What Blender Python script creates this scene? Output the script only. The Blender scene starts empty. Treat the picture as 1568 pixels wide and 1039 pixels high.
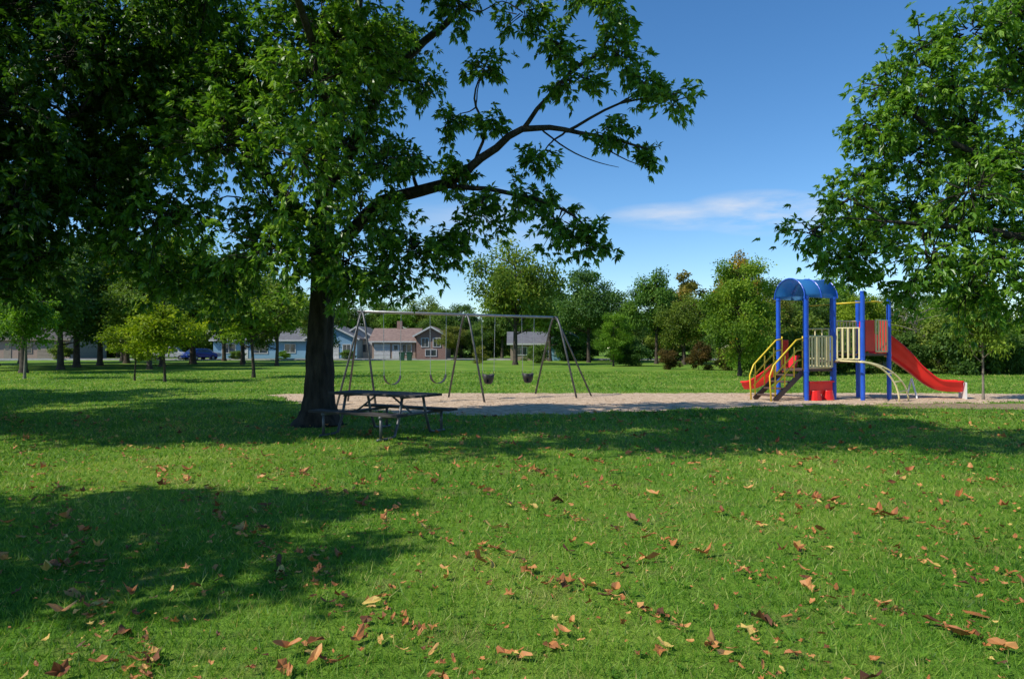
import bpy, math, random
import numpy as np
from mathutils import Vector, Matrix

rng = np.random.default_rng(11)
random.seed(11)
scene = bpy.context.scene
COL = scene.collection

# ------------------------------------------------------------------ helpers
class MB:
    def __init__(s):
        s.v = []; s.f = []; s.m = []
    def add(s, vs, fs, mi=0):
        o = len(s.v)
        s.v.extend([tuple(p) for p in vs])
        s.f.extend([tuple(i + o for i in f) for f in fs])
        s.m.extend([mi] * len(fs))
    def box(s, c, size, rz=0.0, mi=0, M=None):
        hx, hy, hz = size[0] / 2, size[1] / 2, size[2] / 2
        if M is None:
            M = Matrix.Translation(Vector(c)) @ Matrix.Rotation(rz, 4, 'Z')
        vs = [M @ Vector((x, y, z)) for x in (-hx, hx) for y in (-hy, hy) for z in (-hz, hz)]
        s.add(vs, [(0, 1, 3, 2), (4, 6, 7, 5), (0, 4, 5, 1), (2, 3, 7, 6), (0, 2, 6, 4), (1, 5, 7, 3)], mi)
    def beam(s, a, b, w, h, mi=0):
        a = Vector(a); b = Vector(b); d = b - a; L = d.length
        q = d.to_track_quat('X', 'Z')
        M = Matrix.Translation((a + b) / 2) @ q.to_matrix().to_4x4()
        s.box(None, (L, w, h), M=M, mi=mi)
    def tube(s, pts, rad, n=8, mi=0, cap=True, ridge=0.0):
        pts = [Vector(p) for p in pts]
        if not hasattr(rad, '__len__'):
            rad = [rad] * len(pts)
        o = len(s.v)
        t = (pts[1] - pts[0]).normalized()
        ref = Vector((0, 0, 1)) if abs(t.z) < 0.9 else Vector((1, 0, 0))
        nrm = t.cross(ref).normalized()
        for i, p in enumerate(pts):
            if i == 0: tt = pts[1] - pts[0]
            elif i == len(pts) - 1: tt = pts[-1] - pts[-2]
            else: tt = pts[i + 1] - pts[i - 1]
            tt = tt.normalized()
            nrm = (nrm - tt * nrm.dot(tt))
            if nrm.length < 1e-6: nrm = tt.orthogonal()
            nrm.normalize()
            bn = tt.cross(nrm)
            for k in range(n):
                a = 2 * math.pi * k / n
                rr = rad[i]
                if ridge: rr *= 1 + ridge * math.sin(a * 5 + 1 + i * 0.13) + ridge * 0.6 * math.sin(a * 9 + 2 - i * 0.2)
                s.v.append(tuple(p + (nrm * math.cos(a) + bn * math.sin(a)) * rr))
        for i in range(len(pts) - 1):
            for k in range(n):
                k2 = (k + 1) % n
                s.f.append((o + i * n + k, o + i * n + k2, o + (i + 1) * n + k2, o + (i + 1) * n + k)); s.m.append(mi)
        if cap:
            s.f.append(tuple(o + k for k in reversed(range(n)))); s.m.append(mi)
            s.f.append(tuple(o + (len(pts) - 1) * n + k for k in range(n))); s.m.append(mi)
    def mesh(s, name, mats, smooth=False):
        me = bpy.data.meshes.new(name)
        me.from_pydata(s.v, [], s.f)
        for m in mats: me.materials.append(m)
        if len(mats) > 1:
            me.polygons.foreach_set('material_index', s.m)
        if smooth:
            me.polygons.foreach_set('use_smooth', [True] * len(me.polygons))
        me.update()
        return me
    def obj(s, name, mats, parent=None, smooth=False, bevel=0):
        if not isinstance(mats, (list, tuple)): mats = [mats]
        ob = link(name, s.mesh(name, mats, smooth), parent)
        if bevel:
            b = ob.modifiers.new('bevel', 'BEVEL'); b.width = bevel; b.segments = 2; b.limit_method = 'ANGLE'
        return ob

def link(name, data, parent=None):
    ob = bpy.data.objects.new(name, data)
    COL.objects.link(ob)
    if parent: ob.parent = parent
    return ob

def empty(name, loc=(0, 0, 0), rz=0, sc=(1, 1, 1)):
    e = bpy.data.objects.new(name, None)
    e.empty_display_size = 0.3
    COL.objects.link(e)
    e.location = loc; e.rotation_euler = (0, 0, rz); e.scale = sc
    return e

def np_mesh(name, V, k, mat, attr=None):
    V = np.ascontiguousarray(V, dtype=np.float32).reshape(-1, 3)
    n = len(V); nf = n // k
    me = bpy.data.meshes.new(name)
    me.vertices.add(n); me.vertices.foreach_set('co', V.ravel())
    me.loops.add(n); me.loops.foreach_set('vertex_index', np.arange(n, dtype=np.int32))
    me.polygons.add(nf); me.polygons.foreach_set('loop_start', np.arange(0, n, k, dtype=np.int32))
    me.update(calc_edges=True)
    if attr is not None:
        a = me.attributes.new('rnd', 'FLOAT', 'FACE')
        a.data.foreach_set('value', np.ascontiguousarray(attr, dtype=np.float32))
    me.materials.append(mat)
    return me

def norm(a):
    return a / (np.linalg.norm(a, axis=-1, keepdims=True) + 1e-9)

# ------------------------------------------------------------------ materials
def nodes_of(name):
    m = bpy.data.materials.new(name); m.use_nodes = True
    nt = m.node_tree
    return m, nt, nt.nodes['Principled BSDF'], nt.nodes['Material Output']

def mat_noise(name, c1, c2, scale=5, rough=0.6, bump=0.0, bscale=None, spec=0.5, metal=0.0, stretch=(1, 1, 1), detail=5):
    m, nt, b, out = nodes_of(name)
    tc = nt.nodes.new('ShaderNodeTexCoord')
    mp = nt.nodes.new('ShaderNodeMapping'); mp.inputs['Scale'].default_value = stretch
    nt.links.new(tc.outputs['Object'], mp.inputs[0])
    nz = nt.nodes.new('ShaderNodeTexNoise'); nz.inputs['Scale'].default_value = scale; nz.inputs['Detail'].default_value = detail
    nt.links.new(mp.outputs[0], nz.inputs['Vector'])
    cr = nt.nodes.new('ShaderNodeValToRGB')
    cr.color_ramp.elements[0].position = 0.3; cr.color_ramp.elements[1].position = 0.7
    cr.color_ramp.elements[0].color = (*c1, 1); cr.color_ramp.elements[1].color = (*c2, 1)
    nt.links.new(nz.outputs['Fac'], cr.inputs[0]); nt.links.new(cr.outputs[0], b.inputs['Base Color'])
    b.inputs['Roughness'].default_value = rough
    b.inputs['Specular IOR Level'].default_value = spec
    b.inputs['Metallic'].default_value = metal
    if bump:
        n2 = nt.nodes.new('ShaderNodeTexNoise'); n2.inputs['Scale'].default_value = bscale or scale * 3; n2.inputs['Detail'].default_value = 4
        nt.links.new(mp.outputs[0], n2.inputs['Vector'])
        bp = nt.nodes.new('ShaderNodeBump'); bp.inputs['Strength'].default_value = bump; bp.inputs['Distance'].default_value = 0.05
        nt.links.new(n2.outputs['Fac'], bp.inputs['Height']); nt.links.new(bp.outputs[0], b.inputs['Normal'])
    return m

def mat_leaf(name, cols, transl=0.35, rough=0.45, spec=0.35, use_obj=True, tcol=(1.5, 1.55, 0.6)):
    m, nt, b, out = nodes_of(name)
    at = nt.nodes.new('ShaderNodeAttribute'); at.attribute_name = 'rnd'
    cr = nt.nodes.new('ShaderNodeValToRGB')
    els = cr.color_ramp.elements
    n = len(cols)
    els[0].position = 0; els[0].color = (*cols[0], 1)
    els[1].position = 1; els[1].color = (*cols[-1], 1)
    for i in range(1, n - 1):
        e = els.new(i / (n - 1)); e.color = (*cols[i], 1)
    nt.links.new(at.outputs['Fac'], cr.inputs[0])
    src = cr.outputs[0]
    if use_obj:
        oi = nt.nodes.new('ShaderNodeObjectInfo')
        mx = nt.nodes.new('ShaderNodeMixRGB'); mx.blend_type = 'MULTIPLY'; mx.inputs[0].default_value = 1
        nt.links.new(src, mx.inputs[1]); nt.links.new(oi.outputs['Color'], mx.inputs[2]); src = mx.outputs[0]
    nt.links.new(src, b.inputs['Base Color'])
    b.inputs['Roughness'].default_value = rough; b.inputs['Specular IOR Level'].default_value = spec
    if transl > 0:
        tl = nt.nodes.new('ShaderNodeBsdfTranslucent')
        br = nt.nodes.new('ShaderNodeMixRGB'); br.blend_type = 'MULTIPLY'; br.inputs[0].default_value = 1
        br.inputs[2].default_value = (*tcol, 1)
        nt.links.new(src, br.inputs[1]); nt.links.new(br.outputs[0], tl.inputs['Color'])
        ms = nt.nodes.new('ShaderNodeMixShader'); ms.inputs[0].default_value = transl
        nt.links.new(b.outputs[0], ms.inputs[1]); nt.links.new(tl.outputs[0], ms.inputs[2])
        nt.links.new(ms.outputs[0], out.inputs['Surface'])
    return m

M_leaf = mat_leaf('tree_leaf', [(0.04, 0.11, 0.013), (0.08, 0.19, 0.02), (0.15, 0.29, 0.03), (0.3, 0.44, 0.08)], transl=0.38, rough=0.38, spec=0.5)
M_leaf_far = mat_leaf('distant_leaf', [(0.045, 0.09, 0.02), (0.085, 0.16, 0.03), (0.14, 0.23, 0.04), (0.23, 0.31, 0.06)], transl=0.33, rough=0.6, spec=0.2)
M_grass = mat_leaf('grass_blade', [(0.04, 0.115, 0.01), (0.105, 0.255, 0.018), (0.2, 0.365, 0.03), (0.33, 0.44, 0.07), (0.58, 0.46, 0.19)], transl=0.4, rough=0.5, spec=0.3, use_obj=False, tcol=(1.35, 1.3, 0.7))
M_fallen = mat_leaf('fallen_leaf', [(0.1, 0.04, 0.018), (0.26, 0.09, 0.028), (0.46, 0.17, 0.05), (0.58, 0.27, 0.09), (0.64, 0.45, 0.12)], transl=0.15, rough=0.6, use_obj=False, tcol=(1, 0.9, 0.7))
M_chip = mat_leaf('wood_chip', [(0.26, 0.18, 0.11), (0.48, 0.36, 0.25), (0.64, 0.5, 0.37)], transl=0.0, rough=0.95, spec=0.05, use_obj=False)
M_bark = mat_noise('bark', (0.015, 0.013, 0.011), (0.06, 0.05, 0.04), scale=9, rough=0.9, bump=1.0, bscale=22, stretch=(1, 1, 0.25), spec=0.2)
M_bark_far = mat_noise('bark_distant', (0.04, 0.032, 0.025), (0.1, 0.08, 0.06), scale=4, rough=0.9, spec=0.2)
M_bark_pale = mat_noise('bark_pale', (0.14, 0.12, 0.09), (0.28, 0.25, 0.2), scale=6, rough=0.9, spec=0.2)

# ground
def mat_ground():
    m, nt, b, out = nodes_of('lawn_ground')
    geo = nt.nodes.new('ShaderNodeNewGeometry')
    def noise(sc, det=4, rough=0.6):
        n = nt.nodes.new('ShaderNodeTexNoise'); n.inputs['Scale'].default_value = sc; n.inputs['Detail'].default_value = det
        n.inputs['Roughness'].default_value = rough
        nt.links.new(geo.outputs['Position'], n.inputs['Vector']); return n
    def ramp(src, p0, c0, p1, c1):
        r = nt.nodes.new('ShaderNodeValToRGB'); e = r.color_ramp.elements
        e[0].position = p0; e[0].color = (*c0, 1); e[1].position = p1; e[1].color = (*c1, 1)
        nt.links.new(src.outputs['Fac'], r.inputs[0]); return r
    a = ramp(noise(9, 8, 0.75), 0.35, (0.055, 0.145, 0.013), 0.68, (0.16, 0.3, 0.028))
    big = ramp(noise(0.35, 5), 0.42, (0, 0, 0), 0.68, (1, 1, 1))
    mx = nt.nodes.new('ShaderNodeMixRGB'); mx.inputs[2].default_value = (0.26, 0.35, 0.05, 1)
    mul = nt.nodes.new('ShaderNodeMath'); mul.operation = 'MULTIPLY'; mul.inputs[1].default_value = 0.7
    nt.links.new(big.outputs[0], mul.inputs[0]); nt.links.new(mul.outputs[0], mx.inputs[0]); nt.links.new(a.outputs[0], mx.inputs[1])
    sp = ramp(noise(1.7, 7), 0.54, (0, 0, 0), 0.72, (1, 1, 1))
    mul2 = nt.nodes.new('ShaderNodeMath'); mul2.operation = 'MULTIPLY'; mul2.inputs[1].default_value = 0.65
    nt.links.new(sp.outputs[0], mul2.inputs[0])
    mx2 = nt.nodes.new('ShaderNodeMixRGB'); mx2.inputs[2].default_value = (0.24, 0.19, 0.08, 1)
    nt.links.new(mul2.outputs[0], mx2.inputs[0]); nt.links.new(mx.outputs[0], mx2.inputs[1])
    nt.links.new(mx2.outputs[0], b.inputs['Base Color'])
    b.inputs['Roughness'].default_value = 0.9; b.inputs['Specular IOR Level'].default_value = 0.1
    bp = nt.nodes.new('ShaderNodeBump'); bp.inputs['Strength'].default_value = 0.8; bp.inputs['Distance'].default_value = 0.05
    nt.links.new(noise(30, 5).outputs['Fac'], bp.inputs['Height']); nt.links.new(bp.outputs[0], b.inputs['Normal'])
    return m
M_ground = mat_ground()
M_sand = mat_noise('sand_mulch', (0.4, 0.285, 0.18), (0.7, 0.53, 0.37), scale=4, rough=0.95, bump=0.8, bscale=12, spec=0.05, detail=12)
M_dirt = mat_noise('bare_dirt', (0.2, 0.14, 0.08), (0.36, 0.27, 0.17), scale=4, rough=0.95, bump=0.8, bscale=20, spec=0.1, detail=9)
M_steel = mat_noise('galvanised_steel', (0.3, 0.31, 0.32), (0.42, 0.43, 0.44), scale=8, rough=0.45, metal=0.7)
M_darksteel = mat_noise('weathered_steel', (0.07, 0.075, 0.08), (0.14, 0.145, 0.15), scale=8, rough=0.5, metal=0.5)
M_rubber = mat_noise('black_rubber', (0.012, 0.012, 0.013), (0.03, 0.03, 0.03), scale=10, rough=0.6)
M_blue = mat_noise('blue_paint', (0.012, 0.08, 0.5), (0.02, 0.11, 0.62), scale=3, rough=0.35)
M_red = mat_noise('red_plastic', (0.66, 0.012, 0.01), (0.82, 0.022, 0.016), scale=2.5, rough=0.35)
M_yellow = mat_noise('yellow_paint', (0.78, 0.54, 0.02), (0.85, 0.62, 0.04), scale=3, rough=0.4)
M_cream = mat_noise('cream_paint', (0.74, 0.64, 0.3), (0.82, 0.72, 0.4), scale=3, rough=0.45)
M_white = mat_noise('white_paint', (0.68, 0.68, 0.66), (0.8, 0.8, 0.78), scale=3, rough=0.5)
M_brown = mat_noise('brown_deck', (0.07, 0.04, 0.03), (0.12, 0.07, 0.05), scale=6, rough=0.6)
M_wood = mat_noise('weathered_plank', (0.02, 0.017, 0.015), (0.06, 0.05, 0.045), scale=5, rough=0.8, bump=0.5, bscale=14, stretch=(0.3, 3, 3))
M_asphalt = mat_noise('asphalt', (0.045, 0.045, 0.047), (0.075, 0.075, 0.075), scale=3, rough=0.9, bump=0.3)
M_concrete = mat_noise('concrete', (0.35, 0.34, 0.32), (0.48, 0.47, 0.45), scale=2, rough=0.85)
M_glass = mat_noise('window_glass', (0.02, 0.03, 0.04), (0.07, 0.09, 0.12), scale=0.6, rough=0.08, spec=0.8)
M_tire = mat_noise('tire', (0.015, 0.015, 0.015), (0.03, 0.03, 0.03), rough=0.8)

# ------------------------------------------------------------------ world, sun, camera
LX, LY = 0.88, 0.38
LDIR = Vector((LX, LY, -1.0)).normalized()
w = bpy.data.worlds.new('World'); scene.world = w; w.use_nodes = True
nt = w.node_tree; bg = nt.nodes['Background']
sky = nt.nodes.new('ShaderNodeTexSky'); sky.sky_type = 'NISHITA'; sky.sun_disc = False
sky.sun_elevation = math.radians(45.7); sky.sun_rotation = math.atan2(-LDIR.x, -LDIR.y)
sky.air_density = 1.0; sky.dust_density = 0.0; sky.ozone_density = 3.5; sky.altitude = 800
hsv = nt.nodes.new('ShaderNodeHueSaturation'); hsv.inputs['Saturation'].default_value = 1.22; hsv.inputs['Value'].default_value = 1.15
nt.links.new(sky.outputs[0], hsv.inputs['Color'])
tc = nt.nodes.new('ShaderNodeTexCoord'); sp = nt.nodes.new('ShaderNodeSeparateXYZ')
nt.links.new(tc.outputs['Generated'], sp.inputs[0])
def wm(op, a, b=None, clamp=False):
    n = nt.nodes.new('ShaderNodeMath'); n.operation = op; n.use_clamp = clamp
    for i, s in enumerate((a, b)):
        if s is None: continue
        if isinstance(s, (int, float)): n.inputs[i].default_value = s
        else: nt.links.new(s, n.inputs[i])
    return n.outputs[0]
ymax = wm('MAXIMUM', sp.outputs['Y'], 0.05)
ux = wm('DIVIDE', sp.outputs['X'], ymax); vz = wm('DIVIDE', sp.outputs['Z'], ymax)
def blob(cx, cz, rx, rz):
    a = wm('DIVIDE', wm('SUBTRACT', ux, cx), rx); b = wm('DIVIDE', wm('SUBTRACT', vz, cz), rz)
    return wm('SUBTRACT', 1.0, wm('ADD', wm('MULTIPLY', a, a), wm('MULTIPLY', b, b)), clamp=True)
mask = wm('MAXIMUM', wm('MAXIMUM', blob(0.36, 0.19, 0.13, 0.035), wm('MULTIPLY', blob(0.25, 0.185, 0.13, 0.022), 0.7)), wm('MULTIPLY', blob(-0.02, 0.17, 0.16, 0.06), 0.35))
mp = nt.nodes.new('ShaderNodeMapping'); mp.inputs['Scale'].default_value = (5, 5, 26)
nt.links.new(tc.outputs['Generated'], mp.inputs[0])
nz = nt.nodes.new('ShaderNodeTexNoise'); nz.inputs['Scale'].default_value = 1.6; nz.inputs['Detail'].default_value = 7; nz.inputs['Roughness'].default_value = 0.6
nt.links.new(mp.outputs[0], nz.inputs['Vector'])
cl = wm('MULTIPLY', wm('MULTIPLY', wm('SUBTRACT', nz.outputs['Fac'], 0.3), 3.0, clamp=True), mask, clamp=True)
cl = wm('MULTIPLY', cl, 0.85)
mix = nt.nodes.new('ShaderNodeMixRGB'); mix.inputs[2].default_value = (5.9, 6.0, 6.3, 1)
nt.links.new(cl, mix.inputs[0]); nt.links.new(hsv.outputs[0], mix.inputs[1]); nt.links.new(mix.outputs[0], bg.inputs[0])
bg.inputs[1].default_value = 0.14

sl = bpy.data.lights.new('sun', 'SUN'); sl.energy = 5.0; sl.angle = math.radians(0.53); sl.color = (1.0, 0.95, 0.86)
so = link('sun', sl); so.rotation_euler = LDIR.to_track_quat('-Z', 'Y').to_euler(); so.location = (-20, -5, 30)

cd = bpy.data.cameras.new('camera'); cam = link('camera', cd)
cd.lens = 25.0; cd.sensor_width = 36; cd.clip_end = 3000; cd.clip_start = 0.05
cam.location = (0, 0, 1.6); cam.rotation_euler = (math.radians(90 + 0.66), 0, 0)
scene.camera = cam
scene.view_settings.view_transform = 'Standard'; scene.view_settings.look = 'None'; scene.view_settings.exposure = 0

# ------------------------------------------------------------------ ground
g = MB()
g.add([(-900, -300, 0), (900, -300, 0), (900, 1500, 0), (-900, 1500, 0)], [(0, 1, 2, 3)])
g.obj('lawn_ground', M_ground)

fx = [-8.4, -7.5, -6.2, -4.4, -1.3, 1.0, 3.6, 7.4, 11.2, 14.8, 19.0, 24]
fy = [24.0, 22.9, 20.8, 18.1, 16.8, 17.1, 18.1, 19.5, 20.2, 20.9, 21.9, 23]
bx = [-8.4, -7.6, -4, 4, 12, 16, 20, 24]
by = [24.1, 24.6, 25.0, 25.0, 25.2, 24.8, 24.2, 23.2]
def wob(x): return 0.16 * np.sin(x * 3.1) + 0.12 * np.sin(x * 7.7 + 1) + 0.08 * np.sin(x * 17 + 2) + 0.05 * np.sin(x * 41)
def sand_front(x): return np.interp(x, fx, fy) + wob(x)
def sand_back(x): return np.interp(x, bx, by) - wob(x + 5) * 0.6
xs = np.linspace(-8.4, 24, 420)
F = sand_front(xs); B = np.maximum(sand_back(xs), F + 0.02)
s = MB()
for i in range(len(xs) - 1):
    s.add([(xs[i], F[i], .004), (xs[i + 1], F[i + 1], .004), (xs[i + 1], B[i + 1], .004), (xs[i], B[i], .004)], [(0, 1, 2, 3)])
s.obj('playground_sand', M_sand)
def in_sand(x, y, pad=0.0):
    return (x > -8.4) & (x < 24) & (y > sand_front(x) + pad) & (y < sand_back(x) - pad)
# loose chips scattered over the pit
NC = 26000
cx_ = rng.uniform(-8.3, 20, NC); cy_ = rng.uniform(16.4, 25.6, NC)
ok = in_sand(cx_, cy_, -0.1); cx_ = cx_[ok]; cy_ = cy_[ok]; NC = len(cx_)
a = rng.uniform(0, 6.28, NC); Lc = rng.uniform(0.008, 0.024, NC)[:, None]; Wc = Lc * rng.uniform(0.3, 0.8, NC)[:, None]
e1 = np.stack([np.cos(a), np.sin(a), rng.normal(0, .18, NC)], 1); e2 = np.stack([-np.sin(a), np.cos(a), rng.normal(0, .18, NC)], 1)
P = np.stack([cx_, cy_, np.full(NC, 0.011)], 1)
link('wood_chips', np_mesh('wood_chips', np.stack([P - e1 * Lc - e2 * Wc, P + e1 * Lc - e2 * Wc * .8, P + e1 * Lc * .9 + e2 * Wc, P - e1 * Lc * .8 + e2 * Wc], 1), 4, M_chip, rng.random(NC)))

def dirt_amt(x, y):
    a = 1 - ((x - 13.6) / 4.2) ** 2 - ((y - 19.5) / 1.1) ** 2
    b = 1 - ((x + 3.6) / 2.6) ** 2 - ((y - 14.4) / 1.1) ** 2
    c = 1 - ((x - 8.6) / 2.2) ** 2 - ((y - 11.2) / 1.0) ** 2
    return np.clip(np.maximum(np.maximum(a * 0.95, b * 0.75), c * 0.6), 0, 1)
s = MB()
for (cx, cy, rx, ry) in ((13.6, 19.45, 3.9, 0.95),):
    n = 60; ring = [(cx, cy, .008)]
    for k in range(n):
        a = 2 * math.pi * k / n; q = 1 + 0.12 * math.sin(3 * a + 1) + 0.1 * math.sin(7 * a) + 0.06 * math.sin(15 * a)
        ring.append((cx + rx * q * math.cos(a), cy + ry * q * math.sin(a), .008))
    s.add(ring, [(0, k + 1, (k + 1) % n + 1) for k in range(n)])
s.obj('worn_dirt', M_dirt)

# far street
s = MB(); s.box((-20, 94, -0.044), (400, 7, 0.1)); s.obj('street', M_asphalt)
s = MB(); s.box((-20, 90.42, 0.02), (400, 0.16, 0.2)); s.box((-20, 97.58, 0.02), (400, 0.16, 0.2)); s.obj('kerb', M_concrete)

# ------------------------------------------------------------------ grass blades (one object)
dd = np.linspace(2.2, 48, 600)
dens = 5200 * (3.0 / dd) ** 1.75
pdf = dens * (1.62 * dd + 2.4)
cdf = np.cumsum(pdf) * (dd[1] - dd[0]); NB = int(cdf[-1]); NB = min(NB, 700000)
d = np.interp(rng.random(NB), cdf / cdf[-1], dd)
x = (rng.random(NB) * 2 - 1) * (0.81 * d + 1.2)
cell = 0.1 * (1 + d * 0.06)
jx = np.round(x / cell) * cell; jd = np.round(d / cell) * cell
hsh = np.modf(np.abs(np.sin(jx * 127.1 + jd * 311.7) * 43758.5))[0]
hsh2 = np.modf(np.abs(np.sin(jx * 269.5 + jd * 183.3) * 43758.5))[0]
pull = 0.45 * hsh
x = x + (jx + (hsh2 - 0.5) * cell - x) * pull; d = d + (jd + (hsh - 0.5) * cell - d) * pull
pn = 0.5 + 0.25 * np.sin(x * 0.9 + 1.3 * np.sin(d * 0.5)) + 0.25 * np.sin(d * 1.1 + 1.7 * np.sin(x * 0.7 + 2))
pn2 = 0.5 + 0.5 * np.sin(x * 2.3 + 2.1 * np.sin(d * 1.4 + 1)) * np.sin(d * 2.9 + 1.9 * np.sin(x * 1.6))
da = dirt_amt(x, d)
ok = (~in_sand(x, d, 0.12)) & (rng.random(NB) > da * 0.9) & (rng.random(NB) > 0.35 * (pn * pn2) ** 1.5)
d = d[ok]; x = x[ok]; hsh = hsh[ok]; hsh2 = hsh2[ok]; pn = pn[ok]; pn2 = pn2[ok]; da = da[ok]; NB = len(d)
wd = 0.0044 * (d / 3.2) ** 0.95 * rng.uniform(0.6, 1.4, NB)
tuft = 0.5 + 0.5 * np.sin(x * 5.1 + 2 * np.sin(d * 2.3)) * np.sin(d * 4.7 + 1.5 * np.sin(x * 3.1))
hh = (0.018 + 0.018 * tuft + 0.022 * rng.random(NB) + 0.032 * hsh2 ** 3) * (1 + 0.15 * (d > 15)) * (1 - 0.5 * da)
ang = rng.uniform(0, 2 * np.pi, NB); lean = rng.uniform(0.1, 1.5, NB) * hh; la = 6.28 * hsh + rng.normal(0, 1.1, NB)
base = np.stack([x, d, np.full(NB, -0.002)], 1)
side = np.stack([np.cos(ang), np.sin(ang), np.zeros(NB)], 1) * wd[:, None] / 2
tip = base + np.stack([np.cos(la) * lean, np.sin(la) * lean, hh], 1)
V = np.stack([base - side, base + side, tip], 1)
r = 0.36 + 0.34 * (pn - 0.5) + 0.22 * (pn2 - 0.5) + 0.32 * (hsh2 - 0.5) + rng.normal(0, 0.17, NB) + 0.2 * da
r = np.where(rng.random(NB) < 0.035 + 0.22 * pn * pn2 + 0.3 * da, rng.uniform(0.75, 1.0, NB), r)
link('grass', np_mesh('grass', V, 3, M_grass, np.clip(r, 0, 1)))

# broad-leaved lawn weeds
NW = 1100
wy = 2.6 + rng.random(NW) ** 0.8 * 9; wx = (rng.random(NW) * 2 - 1) * (0.8 * wy + 0.8)
pv_ = []; pa_ = []
for i in range(NW):
    k = int(rng.integers(4, 8)); a = rng.uniform(0, 6.28) + np.arange(k) * 6.28 / k + rng.normal(0, 0.2, k)
    L = rng.uniform(0.02, 0.055) * rng.uniform(0.7, 1.2, k)
    D = norm(np.stack([np.cos(a), np.sin(a), rng.uniform(0.1, 0.7, k)], 1)); Sd = np.stack([-np.sin(a), np.cos(a), np.zeros(k)], 1)
    P = np.repeat(np.array([[wx[i], wy[i], 0.012]]), k, 0); W = (L * 0.42)[:, None]; L = L[:, None]
    pv_.append(np.stack([P, P + D * L * .55 + Sd * W / 2, P + D * L * 1.0 - np.array([0, 0, .3]) * L * .3, P + D * L * .55 - Sd * W / 2], 1).reshape(-1, 3)); pa_.append(rng.normal(0.25, 0.14, k))
link('lawn_weeds', np_mesh('lawn_weeds', np.concatenate(pv_), 4, M_grass, np.clip(np.concatenate(pa_), 0, 1)))

# ------------------------------------------------------------------ fallen leaves (one object)
NL = 7000
d = 2.6 + (rng.random(NL) ** 1.05) * 15
x = (rng.random(NL) * 2 - 1) * (0.8 * d + 0.8)
ok = ~in_sand(x, d); d = d[ok]; x = x[ok]; NL = len(d)
# drift into loose groups
gx_ = x + 0.25 * np.sin(x * 4 + d * 3); d = d + 0.2 * np.sin(x * 5 - d * 2); x = gx_
K = 10
tv = []; ta = []
for i in range(NL):
    sz = min(0.062, 0.0105 * math.exp(abs(random.gauss(0, 0.8)) * 0.98))
    kind = random.random()
    a = np.arange(K) * 2 * np.pi / K
    if kind < 0.5:
        rr = sz * (0.62 + 0.4 * (np.arange(K) % 2)) * rng.uniform(0.7, 1.2, K); ex = rr * np.cos(a); ey = rr * np.sin(a) * 0.8
    else:
        ex = sz * 1.35 * np.cos(a); ey = sz * 0.5 * np.sin(a) * rng.uniform(0.6, 1.25, K)
    c1 = random.uniform(-3, 8); c2 = random.uniform(-4, 12)
    ez = c1 * ex * ex * 1.4 + c2 * ey * ey * 3 + rng.normal(0, sz * 0.16, K)
    P = np.stack([ex, ey, ez], 1)
    tl = random.gauss(0, 0.35); tr = random.gauss(0, 0.3); yaw = random.uniform(0, 6.28)
    R = np.array(Matrix.Rotation(yaw, 3, 'Z') @ Matrix.Rotation(tl, 3, 'X') @ Matrix.Rotation(tr, 3, 'Y'))
    z0 = 0.026 + random.random() * 0.02
    P = P @ R.T + np.array([x[i], d[i], z0])
    c = np.array([x[i], d[i], z0 - 0.002])
    Pn = np.roll(P, -1, 0)
    tv.append(np.stack([np.repeat(c[None], K, 0), P, Pn], 1).reshape(-1, 3))
    ta.append(np.full(K, min(1, max(0, random.gauss(0.5, 0.26)))) + rng.normal(0, 0.06, K))
link('fallen_leaves', np_mesh('fallen_leaves', np.concatenate(tv), 3, M_fallen, np.clip(np.concatenate(ta), 0, 1)))

# ------------------------------------------------------------------ foliage
def leaf_quads(P, D, L, wr, nbias=0.7):
    n = len(P)
    N = norm(rng.normal(0, nbias, (n, 3)) + np.array([0, 0, 1.0]))
    S = norm(np.cross(D, N)); NN = np.cross(S, D)
    L = np.asarray(L)[:, None]
    W = L * wr / 2
    v0 = P; v2 = P + D * L - np.array([0, 0, 1.0]) * L * 0.12
    v1 = P + D * L * 0.45 + S * W + NN * W * 0.35; v3 = P + D * L * 0.45 - S * W + NN * W * 0.35
    return np.stack([v0, v1, v2, v3], 1)

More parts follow.
